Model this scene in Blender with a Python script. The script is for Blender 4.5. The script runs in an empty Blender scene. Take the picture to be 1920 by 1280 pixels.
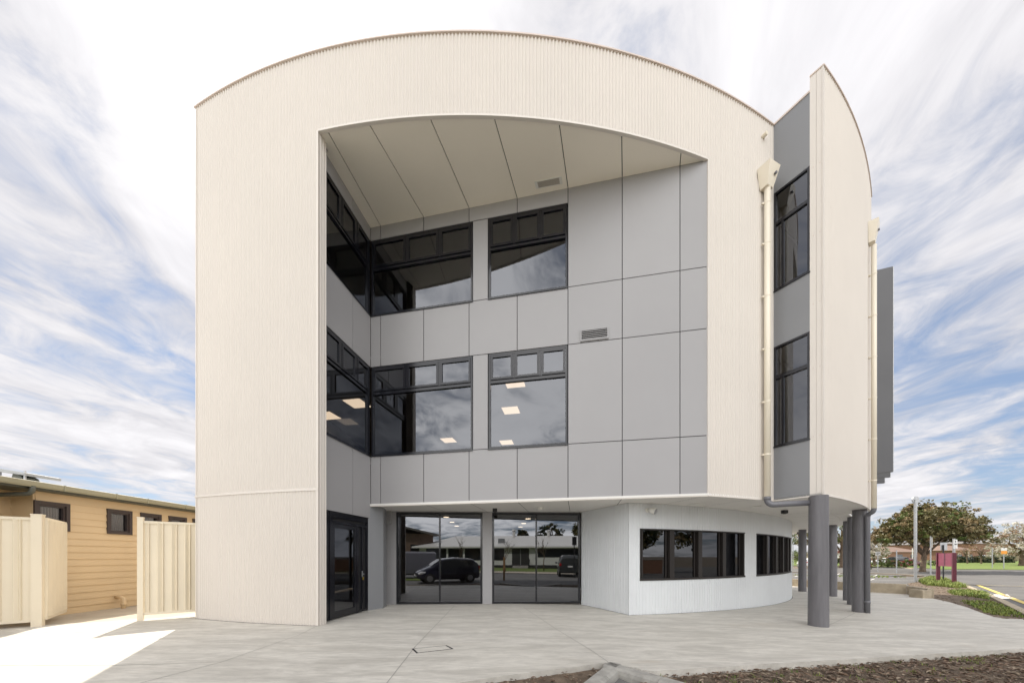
import bpy, bmesh, math, random
from mathutils import Vector, Matrix
random.seed(7)
R = math.radians
scene = bpy.context.scene
COL = scene.collection

# ------------------------------------------------------------------ camera, sky, sun, exposure
cam_data = bpy.data.cameras.new('camera')
cam_data.lens = 12.0
cam_data.sensor_width = 36.0
cam_data.sensor_fit = 'HORIZONTAL'
cam_data.shift_y = (1042 - 640) / 1920
cam_data.clip_start = 0.05
cam_data.clip_end = 3000
cam = bpy.data.objects.new('camera', cam_data)
cam.location = (0, 0, 1.5)
cam.rotation_euler = (R(90), 0, 0)
COL.objects.link(cam)
scene.camera = cam

SUN = Vector((-388, 640, 934)).normalized()
world = bpy.data.worlds.new('World')
scene.world = world
world.use_nodes = True
nt = world.node_tree
for n in list(nt.nodes):
    nt.nodes.remove(n)


class NG:
    """small node-graph helper"""
    def __init__(self, tree):
        self.t = tree

    def n(self, kind, **kw):
        nd = self.t.nodes.new(kind)
        for k, v in kw.items():
            setattr(nd, k, v)
        return nd

    def put(self, sock, v):
        if hasattr(v, 'is_output'):
            self.t.links.new(v, sock)
        else:
            sock.default_value = v

    def math(self, op, a, b=0.0, c=None, clamp=False):
        nd = self.n('ShaderNodeMath', operation=op)
        nd.use_clamp = clamp
        self.put(nd.inputs[0], a)
        self.put(nd.inputs[1], b)
        if c is not None:
            self.put(nd.inputs[2], c)
        return nd.outputs[0]

    def vmath(self, op, a, b=None):
        nd = self.n('ShaderNodeVectorMath', operation=op)
        self.put(nd.inputs[0], a)
        if b is not None:
            self.put(nd.inputs[1], b)
        return nd.outputs['Value'] if op in ('DOT_PRODUCT', 'LENGTH') else nd.outputs[0]

    def noise(self, vec, scale, detail=4, rough=0.55, dist=0.0):
        nd = self.n('ShaderNodeTexNoise')
        self.put(nd.inputs['Vector'], vec)
        nd.inputs['Scale'].default_value = scale
        nd.inputs['Detail'].default_value = detail
        nd.inputs['Roughness'].default_value = rough
        nd.inputs['Distortion'].default_value = dist
        return nd.outputs['Fac']

    def ramp(self, v, a, b, c=0.0, d=1.0, smooth=True):
        nd = self.n('ShaderNodeMapRange')
        if smooth:
            nd.interpolation_type = 'SMOOTHSTEP'
        self.put(nd.inputs['Value'], v)
        nd.inputs['From Min'].default_value = a
        nd.inputs['From Max'].default_value = b
        nd.inputs['To Min'].default_value = c
        nd.inputs['To Max'].default_value = d
        return nd.outputs['Result']

    def mix(self, f, a, b, blend='MIX'):
        nd = self.n('ShaderNodeMix', data_type='RGBA', blend_type=blend)
        self.put(nd.inputs[0], f)
        self.put(nd.inputs[6], a if hasattr(a, 'is_output') else (*a, 1.0))
        self.put(nd.inputs[7], b if hasattr(b, 'is_output') else (*b, 1.0))
        return nd.outputs[2]


g_ = NG(nt)
tc = g_.n('ShaderNodeTexCoord')
sep = g_.n('ShaderNodeSeparateXYZ')
nt.links.new(tc.outputs['Generated'], sep.inputs[0])
dx, dy, dz = sep.outputs
sky = g_.n('ShaderNodeTexSky', sky_type='NISHITA')
sky.sun_disc = False
sky.sun_elevation = math.asin(SUN.z)
sky.sun_rotation = math.atan2(SUN.x, SUN.y)
sky.air_density = 1.0
sky.dust_density = 0.25
sky.ozone_density = 1.4
zz = g_.math('ADD', g_.math('MAXIMUM', dz, 0.0), 0.10)
ux = g_.math('DIVIDE', dx, zz)
uy = g_.math('DIVIDE', dy, zz)
comb = g_.n('ShaderNodeCombineXYZ')
g_.put(comb.inputs[0], g_.math('MULTIPLY', ux, 1.0))
g_.put(comb.inputs[1], g_.math('MULTIPLY', uy, 0.80))
comb.inputs[2].default_value = 14.2
uv = comb.outputs[0]
comb2 = g_.n('ShaderNodeCombineXYZ')
g_.put(comb2.inputs[0], g_.math('MULTIPLY', ux, 1.6))
g_.put(comb2.inputs[1], g_.math('MULTIPLY', uy, 1.25))
comb2.inputs[2].default_value = 14.2
big = g_.noise(uv, 0.75, 5, 0.55, 0.35)
fine = g_.noise(comb2.outputs[0], 2.1, 9, 0.62, 0.8)
cov = g_.math('ADD', g_.math('MULTIPLY', big, 0.66), g_.math('MULTIPLY', fine, 0.47))
sdot = g_.vmath('DOT_PRODUCT', tc.outputs['Generated'], tuple(SUN))
halo = g_.ramp(sdot, 0.90, 1.0)
cov = g_.math('ADD', cov, g_.math('MULTIPLY', halo, 0.20))
# clearer patches of sky to the left and to the right of the building
for ddir, lo, amt in (((-900, 640, 640), 0.95, 0.015), ((-940, 640, 860), 0.975, 0.05), ((900, 640, 540), 0.965, 0.055), ((850, 640, 110), 0.955, 0.06), ((-930, 640, 100), 0.96, 0.0)):
    dd_ = g_.vmath('DOT_PRODUCT', tc.outputs['Generated'], tuple(Vector(ddir).normalized()))
    cov = g_.math('SUBTRACT', cov, g_.math('MULTIPLY', g_.ramp(dd_, lo, 1.0), amt))
cloud = g_.ramp(cov, 0.40, 0.60)
shade = g_.noise(uv, 1.9, 5, 0.6, 0.6)
cloudcol_v = g_.math('ADD', g_.ramp(cov, 0.45, 0.75, 2.6, 3.5), g_.math('MULTIPLY', g_.math('POWER', g_.math('MAXIMUM', sdot, 0.0), 60), 5.0))
cloudcol_v = g_.math('SUBTRACT', cloudcol_v, g_.ramp(shade, 0.42, 0.68, 0.0, 0.38))
# extra cloud brightness added behind the viewer to lift the shaded walls
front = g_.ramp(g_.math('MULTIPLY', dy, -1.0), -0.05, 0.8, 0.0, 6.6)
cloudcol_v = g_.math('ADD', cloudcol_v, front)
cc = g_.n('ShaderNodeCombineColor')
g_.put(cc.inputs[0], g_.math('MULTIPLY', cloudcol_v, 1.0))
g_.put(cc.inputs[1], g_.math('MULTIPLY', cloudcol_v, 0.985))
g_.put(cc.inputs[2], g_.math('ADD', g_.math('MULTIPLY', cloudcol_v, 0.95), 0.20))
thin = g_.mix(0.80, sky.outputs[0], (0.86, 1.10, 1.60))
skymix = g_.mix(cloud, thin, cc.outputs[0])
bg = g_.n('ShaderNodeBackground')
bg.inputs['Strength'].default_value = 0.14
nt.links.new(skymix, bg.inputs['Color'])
wo = g_.n('ShaderNodeOutputWorld')
nt.links.new(bg.outputs[0], wo.inputs['Surface'])

sun_data = bpy.data.lights.new('sun', 'SUN')
sun_data.energy = 2.7
sun_data.angle = R(0.5)
sun_data.color = (1.0, 0.93, 0.82)
sun = bpy.data.objects.new('sun', sun_data)
sun.rotation_euler = SUN.to_track_quat('Z', 'Y').to_euler()
sun.location = (-20, 30, 45)
COL.objects.link(sun)

scene.view_settings.view_transform = 'Standard'
scene.view_settings.look = 'None'
scene.view_settings.exposure = 1.10
scene.view_settings.gamma = 1.0
scene.render.engine = 'CYCLES'
scene.cycles.use_denoising = True
scene.cycles.max_bounces = 10
scene.cycles.transparent_max_bounces = 12
scene.cycles.sample_clamp_indirect = 6.0

# ------------------------------------------------------------------ materials
def mat(name, col, rough=0.6, var=0.0, vscale=3.0, bump=0.0, bscale=60.0, metal=0.0, spec=0.5, col2=None, stretch=None, emit=None, coat=0.0):
    m = bpy.data.materials.new(name)
    m.use_nodes = True
    t = m.node_tree
    b = t.nodes['Principled BSDF']
    b.inputs['Roughness'].default_value = rough
    b.inputs['Metallic'].default_value = metal
    b.inputs['Specular IOR Level'].default_value = spec
    b.inputs['Coat Weight'].default_value = coat
    b.inputs['Base Color'].default_value = (*col, 1)
    h = NG(t)
    tcn = h.n('ShaderNodeTexCoord')
    vec = tcn.outputs['Object']
    if stretch:
        mp = h.n('ShaderNodeMapping')
        t.links.new(vec, mp.inputs[0])
        mp.inputs['Scale'].default_value = stretch
        vec = mp.outputs[0]
    if var or col2:
        f = h.ramp(h.noise(vec, vscale, 6, 0.6), 0.3, 0.7)
        c2 = col2 if col2 else tuple(c * (1 - var) for c in col)
        t.links.new(h.mix(f, col, c2), b.inputs['Base Color'])
    if bump:
        bn = h.n('ShaderNodeBump')
        bn.inputs['Strength'].default_value = bump
        bn.inputs['Distance'].default_value = 0.02
        t.links.new(h.noise(vec, bscale, 5, 0.6), bn.inputs['Height'])
        t.links.new(bn.outputs[0], b.inputs['Normal'])
    if emit:
        b.inputs['Emission Color'].default_value = (*emit[0], 1)
        b.inputs['Emission Strength'].default_value = emit[1]
    return m


def glass_mat(name, tint, refl, rough=0.0):
    m = bpy.data.materials.new(name)
    m.use_nodes = True
    t = m.node_tree
    for n in list(t.nodes):
        t.nodes.remove(n)
    h = NG(t)
    ge = h.n('ShaderNodeNewGeometry')
    cs = h.math('ABSOLUTE', h.vmath('DOT_PRODUCT', ge.outputs['Normal'], ge.outputs['Incoming']))
    sch = h.math('POWER', h.math('SUBTRACT', 1.0, cs, clamp=True), 5.0)
    fac = h.math('ADD', h.math('MULTIPLY', sch, 1.0 - refl), refl, clamp=True)
    tr = h.n('ShaderNodeBsdfTransparent')
    tr.inputs[0].default_value = (*tint, 1)
    gl = h.n('ShaderNodeBsdfGlossy')
    gl.inputs['Roughness'].default_value = rough
    gl.inputs[0].default_value = (0.9, 0.93, 1.0, 1)
    bn = h.n('ShaderNodeBump')
    bn.inputs['Strength'].default_value = 0.012
    bn.inputs['Distance'].default_value = 0.02
    tcn = h.n('ShaderNodeTexCoord')
    t.links.new(h.noise(tcn.outputs['Object'], 1.1, 1, 0.5), bn.inputs['Height'])
    t.links.new(bn.outputs[0], gl.inputs['Normal'])
    mx = h.n('ShaderNodeMixShader')
    h.put(mx.inputs[0], fac)
    t.links.new(tr.outputs[0], mx.inputs[1])
    t.links.new(gl.outputs[0], mx.inputs[2])
    o = h.n('ShaderNodeOutputMaterial')
    t.links.new(mx.outputs[0], o.inputs[0])
    return m


def concrete_mat(name, a, b, c):
    m = bpy.data.materials.new(name)
    m.use_nodes = True
    t = m.node_tree
    bs = t.nodes['Principled BSDF']
    bs.inputs['Roughness'].default_value = 0.62
    bs.inputs['Specular IOR Level'].default_value = 0.35
    h = NG(t)
    tcn = h.n('ShaderNodeTexCoord')
    v = tcn.outputs['Object']
    mp = h.n('ShaderNodeMapping')
    t.links.new(v, mp.inputs[0])
    mp.inputs['Scale'].default_value = (0.55, 2.2, 1)
    mp.inputs['Rotation'].default_value = (0, 0, R(18))
    blot = h.ramp(h.noise(mp.outputs[0], 1.3, 7, 0.66, 0.8), 0.34, 0.66)
    streak = h.ramp(h.noise(mp.outputs[0], 7.0, 6, 0.7, 0.4), 0.35, 0.72)
    big_ = h.ramp(h.noise(v, 0.35, 3, 0.5), 0.35, 0.7)
    c1 = h.mix(blot, a, b)
    c2 = h.mix(h.math('MULTIPLY', streak, 0.42), c1, c)
    c3 = h.mix(h.math('MULTIPLY', big_, 0.22), c2, (a[0] * 0.86, a[1] * 0.85, a[2] * 0.82))
    spots = h.ramp(h.noise(v, 26.0, 2, 0.5), 0.70, 0.78)
    c4 = h.mix(h.math('MULTIPLY', spots, 0.25), c3, (0.30, 0.28, 0.25))
    rust = h.ramp(h.noise(mp.outputs[0], 0.55, 4, 0.6, 1.0), 0.60, 0.74)
    c4 = h.mix(h.math('MULTIPLY', rust, 0.35), c4, (0.42, 0.34, 0.25))
    t.links.new(c4, bs.inputs['Base Color'])
    bn = h.n('ShaderNodeBump')
    bn.inputs['Strength'].default_value = 0.12
    bn.inputs['Distance'].default_value = 0.01
    t.links.new(h.noise(mp.outputs[0], 30, 6, 0.7), bn.inputs['Height'])
    t.links.new(bn.outputs[0], bs.inputs['Normal'])
    return m


M = {}
M['cream'] = mat('cream_paint', (0.665, 0.612, 0.55), 0.42, 0.03, 0.6)
M['cream_trim'] = mat('cream_trim', (0.71, 0.66, 0.60), 0.4, 0.03, 1.5)
M['cap'] = mat('roof_capping', (0.66, 0.56, 0.50), 0.45)
M['ceil'] = mat('cream_lining', (0.92, 0.865, 0.76), 0.55, 0.02, 0.7)
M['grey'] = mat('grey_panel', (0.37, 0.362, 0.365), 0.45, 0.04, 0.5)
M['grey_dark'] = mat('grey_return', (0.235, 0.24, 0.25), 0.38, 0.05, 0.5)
M['blade'] = mat('blade_charcoal', (0.10, 0.10, 0.105), 0.4, 0.1, 0.5)
M['joint'] = mat('joint_dark', (0.03, 0.03, 0.032), 0.8)
M['white'] = mat('white_board', (0.68, 0.70, 0.71), 0.5, 0.05, 1.2)
M['soffit'] = mat('soffit_sheet', (0.78, 0.76, 0.72), 0.55, 0.03, 0.6)
M['frame'] = mat('black_frame', (0.010, 0.0105, 0.015), 0.16, 0.1, spec=0.6)
M['bronze'] = mat('bronze_frame', (0.022, 0.018, 0.016), 0.45, spec=0.35)
M['pole'] = mat('painted_pole', (0.165, 0.160, 0.170), 0.5, 0.25, 2.0, 0.35, 22, stretch=(4, 4, 0.35))
M['pipe_grey'] = mat('grey_pipe', (0.16, 0.16, 0.175), 0.35)
M['pipe_cream'] = mat('cream_pipe', (0.80, 0.73, 0.60), 0.35)
M['steel'] = mat('galvanised', (0.45, 0.46, 0.47), 0.4, 0.15, 6, metal=0.6)
M['brass'] = mat('brass_lock', (0.75, 0.55, 0.12), 0.3, metal=0.9)
M['black'] = mat('black_plastic', (0.02, 0.02, 0.022), 0.5)
M['whiteplastic'] = mat('white_plastic', (0.78, 0.77, 0.72), 0.4)
M['glass'] = glass_mat('tinted_glass', (0.30, 0.29, 0.28), 0.13)
M['glass_g'] = glass_mat('street_glass', (0.16, 0.15, 0.14), 0.16)
M['glass_r'] = glass_mat('screened_glass', (0.10, 0.09, 0.09), 0.065)
M['int'] = mat('interior_wall', (0.22, 0.21, 0.20), 0.8)
M['intfloor'] = mat('interior_carpet', (0.10, 0.09, 0.085), 0.9)
M['lamp'] = mat('lamp_panel', (0.9, 0.85, 0.75), 0.5, emit=((1.0, 0.80, 0.58), 1.25))
M['downlamp'] = mat('downlight_lens', (0.9, 0.85, 0.75), 0.5, emit=((1.0, 0.84, 0.64), 4.0))
M['concrete'] = concrete_mat('slab_concrete', (0.66, 0.63, 0.57), (0.49, 0.465, 0.415), (0.30, 0.285, 0.255))
M['kerbc'] = mat('kerb_concrete', (0.40, 0.385, 0.35), 0.8, 0.35, 5, 0.3, 40)
M['path'] = mat('path_concrete', (0.55, 0.48, 0.38), 0.8, 0.2, 2, 0.2, 40)
M['asphalt'] = mat('asphalt', (0.18, 0.175, 0.168), 0.85, 0.3, 1.3, 0.4, 120)
M['asphalt_old'] = mat('asphalt_worn', (0.15, 0.143, 0.135), 0.85, 0.25, 0.8, 0.3, 90)
M['soil'] = mat('soil', (0.10, 0.072, 0.050), 0.95, 0.0, 3.0, 1.0, 35, col2=(0.20, 0.15, 0.105))
M['litter'] = mat('dead_leaf', (0.20, 0.13, 0.085), 0.8, 0.0, 9.0, col2=(0.09, 0.06, 0.045))
M['litter_pale'] = mat('dead_leaf_pale', (0.33, 0.26, 0.19), 0.8, 0.4, 7.0)
M['grass'] = mat('grass_blade', (0.10, 0.17, 0.025), 0.7, 0.0, 4.0, col2=(0.25, 0.27, 0.06))
M['lawn'] = mat('lawn', (0.105, 0.165, 0.028), 0.9, 0.0, 0.6, 0.8, 20, col2=(0.16, 0.20, 0.045))
M['earth'] = mat('earth', (0.20, 0.16, 0.115), 0.95, 0.35, 0.5, 0.5, 8)
M['line_white'] = mat('line_paint_white', (0.75, 0.74, 0.70), 0.7, 0.25, 6)
M['line_yellow'] = mat('line_paint_yellow', (0.72, 0.55, 0.16), 0.7, 0.25, 6)
M['tan'] = mat('tan_weatherboard', (0.66, 0.50, 0.305), 0.6, 0.06, 1.2)
M['fence'] = mat('fence_cream', (0.78, 0.69, 0.53), 0.45, 0.05, 1.0)
M['gutter'] = mat('gutter_olive', (0.33, 0.31, 0.215), 0.4)
M['fascia'] = mat('fascia_green', (0.10, 0.105, 0.085), 0.5)
M['brown'] = mat('brown_frame', (0.05, 0.035, 0.032), 0.5)
M['blind'] = mat('window_blind', (0.30, 0.27, 0.22), 0.8, 0.25, 9, stretch=(30, 30, 0.3))
M['roofwhite'] = mat('roof_pale', (0.72, 0.71, 0.68), 0.4)
M['bark'] = mat('bark', (0.20, 0.145, 0.10), 0.9, 0.5, 3, 0.8, 12)
M['bark_pale'] = mat('bark_pale', (0.30, 0.26, 0.22), 0.9, 0.4, 3, 0.6, 12)
M['leaf_olive'] = mat('leaf_olive', (0.185, 0.152, 0.055), 0.45, 0.0, 0.9, col2=(0.085, 0.082, 0.026))
M['leaf_bronze'] = mat('leaf_underside', (0.27, 0.195, 0.09), 0.6, 0.3, 1.5)
M['leaf_green'] = mat('leaf_green', (0.075, 0.12, 0.025), 0.6, 0.0, 0.9, col2=(0.14, 0.16, 0.03))
M['leaf_dark'] = mat('leaf_hedge', (0.035, 0.055, 0.022), 0.7, 0.4, 2.0)
M['blossom'] = mat('blossom', (0.62, 0.57, 0.47), 0.7, 0.35, 1.2)
M['leaf_red'] = mat('leaf_red', (0.33, 0.10, 0.065), 0.6, 0.4, 1.0)
M['leaf_rust'] = mat('leaf_rust', (0.33, 0.20, 0.11), 0.7, 0.4, 1.0)
M['maroon'] = mat('sign_maroon', (0.11, 0.012, 0.03), 0.4, 0.15, 2)
M['maroon_pale'] = mat('sign_board', (0.25, 0.055, 0.095), 0.5, 0.15, 3)
M['signwhite'] = mat('sign_white', (0.75, 0.75, 0.73), 0.5)
M['orange'] = mat('sign_orange', (0.80, 0.30, 0.02), 0.5)
M['signblack'] = mat('sign_ink', (0.03, 0.03, 0.03), 0.6)
M['signred'] = mat('sign_red', (0.55, 0.03, 0.03), 0.6)
M['brick'] = mat('orange_brick', (0.27, 0.145, 0.095), 0.85, 0.3, 5)
M['rooftile'] = mat('roof_tile', (0.24, 0.16, 0.125), 0.8, 0.25, 3)
M['roofgrey'] = mat('roof_grey', (0.20, 0.185, 0.18), 0.7, 0.2, 1)
M['sail'] = mat('shade_cloth', (0.012, 0.012, 0.016), 0.8)
M['render'] = mat('render_white', (0.66, 0.66, 0.64), 0.7, 0.1, 2)
M['timber'] = mat('raw_timber', (0.36, 0.20, 0.09), 0.8, 0.3, 4, stretch=(6, 6, 0.5))
M['sleeper'] = mat('wall_block', (0.44, 0.37, 0.27), 0.85, 0.25, 3, 0.3, 30)
M['tyre'] = mat('tyre', (0.018, 0.018, 0.018), 0.85)
M['alloy'] = mat('alloy', (0.45, 0.45, 0.46), 0.35, metal=0.8)
M['carglass'] = mat('car_glass', (0.015, 0.018, 0.02), 0.05, spec=0.8)
M['car_navy'] = mat('car_navy', (0.012, 0.013, 0.03), 0.25, coat=0.8)
M['car_grey'] = mat('car_grey', (0.13, 0.13, 0.155), 0.3, coat=0.7)
M['car_dark'] = mat('car_dark', (0.03, 0.034, 0.034), 0.3, coat=0.7)
M['car_white'] = mat('car_white', (0.75, 0.75, 0.74), 0.3, coat=0.6)
M['car_silver'] = mat('car_silver', (0.42, 0.43, 0.45), 0.3, metal=0.5, coat=0.5)
M['car_maroon'] = mat('car_maroon', (0.12, 0.02, 0.03), 0.3, coat=0.6)
M['headlamp'] = mat('headlamp', (0.7, 0.72, 0.75), 0.1)
M['taillamp'] = mat('taillamp', (0.45, 0.01, 0.01), 0.2)
M['green_net'] = mat('green_cloth', (0.02, 0.16, 0.08), 0.8)

def per_panel(m, lo, hi):
    t = m.node_tree
    b = t.nodes['Principled BSDF']
    h = NG(t)
    ge = h.n('ShaderNodeNewGeometry')
    src = b.inputs['Base Color'].links[0].from_socket
    v = h.ramp(ge.outputs['Random Per Island'], 0.0, 1.0, lo, hi, smooth=False)
    cmb = h.n('ShaderNodeCombineColor')
    for i in range(3):
        h.put(cmb.inputs[i], v)
    t.links.new(h.mix(1.0, src, cmb.outputs[0], 'MULTIPLY'), b.inputs['Base Color'])
    t.links.new(h.ramp(ge.outputs['Random Per Island'], 0.0, 1.0, 0.36, 0.55, smooth=False), b.inputs['Roughness'])


per_panel(M['grey'], 0.85, 0.96)

# ------------------------------------------------------------------ helpers
F = 640.0


def ray(px, Y):
    return (px - 960) / F * Y


def zat(py, Y):
    return 1.5 + (1042 - py) / F * Y


def ga(X):
    if X < 0:
        return 0.003 * X
    if X < 16:
        return -0.018 * X
    if X < 45:
        return -0.288 - 0.0117 * (X - 16)
    return -0.627 + 0.013 * (min(X, 105) - 45)


def gb(Y):
    return -0.012 * min(max(Y - 10, 0), 15)


def g(X, Y):
    return ga(X) + gb(Y)


def gp(px, py):
    """where the sight line through a photo pixel meets the ground"""
    Y = 10.0
    for _ in range(60):
        X = ray(px, Y)
        Y = 0.5 * Y + 0.5 * min(200, (1.5 - g(X, Y)) * F / max(py - 1042, 2))
    return Vector((ray(px, Y), Y, g(ray(px, Y), Y)))


def wloc(o):
    v = Vector((0, 0, 0))
    while o:
        v += o.location
        o = o.parent
    return v


def tag(o, label=None, cat=None, group=None, kind=None):
    if label:
        o['label'] = label
    if cat:
        o['category'] = cat
    if group:
        o['group'] = group
    if kind:
        o['kind'] = kind
    return o


def thing(name, label, cat, loc, rz=0.0, group=None):
    o = bpy.data.objects.new(name, None)
    o.empty_display_size = 0.3
    COL.objects.link(o)
    o.location = loc
    o.rotation_euler = (0, 0, rz)
    return tag(o, label, cat, group)


class MB:
    def __init__(self):
        self.v = []
        self.f = []
        self.mi = []
        self.cur = 0

    def m(self, i):
        self.cur = i
        return self

    def face(self, *pts):
        b = len(self.v)
        self.v += [tuple(p) for p in pts]
        self.f.append(tuple(range(b, b + len(pts))))
        self.mi.append(self.cur)

    def raw(self, vs, fs):
        b = len(self.v)
        self.v += [tuple(p) for p in vs]
        for f in fs:
            self.f.append(tuple(i + b for i in f))
            self.mi.append(self.cur)

    def hexa(self, p):
        """8 points: bottom ring 0-3, top ring 4-7"""
        self.raw(p, [(3, 2, 1, 0), (4, 5, 6, 7), (0, 1, 5, 4), (1, 2, 6, 5), (2, 3, 7, 6), (3, 0, 4, 7)])
        return self

    def box(self, c, s, rz=0.0):
        cx, cy, cz = c
        hx, hy, hz = s[0] / 2, s[1] / 2, s[2] / 2
        ca, sa = math.cos(rz), math.sin(rz)
        pts = []
        for z in (-hz, hz):
            for x, y in ((-hx, -hy), (hx, -hy), (hx, hy), (-hx, hy)):
                pts.append((cx + x * ca - y * sa, cy + x * sa + y * ca, cz + z))
        return self.hexa(pts)

    def prism(self, poly, z0, z1):
        n = len(poly)
        vs = [(x, y, z0) for x, y in poly] + [(x, y, z1) for x, y in poly]
        fs = [tuple(reversed(range(n))), tuple(range(n, 2 * n))]
        fs += [(i, (i + 1) % n, n + (i + 1) % n, n + i) for i in range(n)]
        self.raw(vs, fs)
        return self

    def cyl(self, c, r, z0, z1, n=20, r2=None):
        r2 = r if r2 is None else r2
        vs = [(c[0] + r * math.cos(2 * math.pi * i / n), c[1] + r * math.sin(2 * math.pi * i / n), z0) for i in range(n)]
        vs += [(c[0] + r2 * math.cos(2 * math.pi * i / n), c[1] + r2 * math.sin(2 * math.pi * i / n), z1) for i in range(n)]
        fs = [tuple(reversed(range(n))), tuple(range(n, 2 * n))] + [(i, (i + 1) % n, n + (i + 1) % n, n + i) for i in range(n)]
        self.raw(vs, fs)
        return self

    def tube(self, pts, r, n=12, caps=True):
        pts = [Vector(p) for p in pts]
        rs = r if isinstance(r, (list, tuple)) else [r] * len(pts)
        rings = []
        up = None
        for i, p in enumerate(pts):
            d = (pts[min(i + 1, len(pts) - 1)] - pts[max(i - 1, 0)]).normalized()
            if up is None:
                up = Vector((0, 0, 1)) if abs(d.z) < 0.9 else Vector((1, 0, 0))
            a = d.cross(up)
            if a.length < 1e-4:
                a = d.cross(Vector((0, 1, 0)))
            a.normalize()
            b = a.cross(d).normalized()
            up = b
            rings.append([p + a * (rs[i] * math.cos(2 * math.pi * k / n)) + b * (rs[i] * math.sin(2 * math.pi * k / n)) for k in range(n)])
        vs = [q for rg in rings for q in rg]
        fs = []
        for i in range(len(pts) - 1):
            for k in range(n):
                fs.append((i * n + k, i * n + (k + 1) % n, (i + 1) * n + (k + 1) % n, (i + 1) * n + k))
        if caps:
            fs.append(tuple(reversed(range(n))))
            fs.append(tuple(range((len(pts) - 1) * n, len(pts) * n)))
        self.raw(vs, fs)
        return self

    def build(self, name, mats, parent=None, loc=None, local=False, smooth=False, bevel=0.0):
        if not isinstance(mats, (list, tuple)):
            mats = [mats]
        me = bpy.data.meshes.new(name)
        off = Vector((0, 0, 0))
        if not local:
            off = wloc(parent) if parent else Vector(loc or (0, 0, 0))
        me.from_pydata([(x - off.x, y - off.y, z - off.z) for x, y, z in self.v], [], self.f)
        for m_ in mats:
            me.materials.append(m_)
        me.polygons.foreach_set('material_index', self.mi)
        if smooth:
            me.polygons.foreach_set('use_smooth', [True] * len(self.f))
        me.update()
        o = bpy.data.objects.new(name, me)
        COL.objects.link(o)
        if parent:
            o.parent = parent
        elif loc is not None and not local:
            o.location = loc
        elif loc is not None:
            o.location = loc
        if bevel:
            bv = o.modifiers.new('bevel', 'BEVEL')
            bv.width = bevel
            bv.segments = 2
            bv.limit_method = 'ANGLE'
        return o


class Wall:
    """a vertical plane from A towards B; s metres along, d metres out towards the viewer"""
    def __init__(self, A, B):
        self.A = Vector(A)
        self.d = (Vector(B) - self.A).normalized()
        n = Vector((self.d.y, -self.d.x))
        if n.dot(-self.A) < 0:
            n = -n
        self.n = n

    def s(self, px):
        k = (px - 960) / F
        return (k * self.A.y - self.A.x) / (self.d.x - k * self.d.y)

    def xy(self, s, o=0.0):
        return self.A + self.d * s + self.n * o

    def p(self, s, z, o=0.0):
        q = self.xy(s, o)
        return (q.x, q.y, z)

    def z(self, px, py):
        return zat(py, self.xy(self.s(px)).y)

    def box(self, mb, s0, s1, z0, z1, o0, o1):
        a, b, c, d = self.xy(s0, o1), self.xy(s1, o1), self.xy(s1, o0), self.xy(s0, o0)
        mb.hexa([(a.x, a.y, z0), (b.x, b.y, z0), (c.x, c.y, z0), (d.x, d.y, z0), (a.x, a.y, z1), (b.x, b.y, z1), (c.x, c.y, z1), (d.x, d.y, z1)])


def bevel_clean(o):
    return o


CB = Vector((-0.98, 26.71))
RB = 19.57
CW, RW = Vector((-1.254, 25.742)), 17.30        # the smaller curve of the ground-floor room


def mid_of(rad):
    return CW if abs(rad - RW) < 0.3 else CB


def ang(px, rad=RB):
    """bearing on the building's circle seen at photo column px (near side)"""
    C_ = mid_of(rad)
    k = (px - 960) / F
    d = Vector((k, 1.0))
    a = d.dot(d)
    b = -2 * d.dot(C_)
    c = C_.dot(C_) - rad * rad
    t = (-b - math.sqrt(max(b * b - 4 * a * c, 0))) / (2 * a)
    q = d * t - C_
    return math.atan2(q.x, -q.y)


def cpt(th, rad=RB):
    C_ = mid_of(rad)
    return Vector((C_.x + rad * math.sin(th), C_.y - rad * math.cos(th)))


def arc(t0, t1, rad, n):
    return [cpt(t0 + (t1 - t0) * i / n, rad) for i in range(n + 1)]


def ribbed(mb, path, z0, z1, prof, step, flip=False):
    """sheet running along path (list of 2-D points), ribs given by prof(s)"""
    L = [0.0]
    for a, b in zip(path, path[1:]):
        L.append(L[-1] + (b - a).length)
    tot = L[-1]
    n = max(2, int(round(tot / step)))
    vs = []
    k = 0
    for i in range(n + 1):
        s = tot * i / n
        while k < len(L) - 2 and L[k + 1] < s:
            k += 1
        a, b = path[k], path[k + 1]
        t = (s - L[k]) / max(L[k + 1] - L[k], 1e-9)
        p = a + (b - a) * t
        d = (b - a).normalized()
        nn = Vector((d.y, -d.x))
        if flip:
            nn = -nn
        q = p + nn * prof(s)
        vs.append((q.x, q.y))
    m = len(vs)
    zs = z0 if callable(z0) else (lambda x, y: z0)
    mb.raw([(x, y, zs(x, y)) for x, y in vs] + [(x, y, z1) for x, y in vs],
           [(i, i + 1, m + i + 1, m + i) for i in range(m - 1)])
    return tot


def corr(s):
    return 0.013 * math.cos(2 * math.pi * s / 0.076)


def board(s):
    u = (s % 0.1) / 0.1
    return -0.010 if u < 0.12 else 0.0


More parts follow.
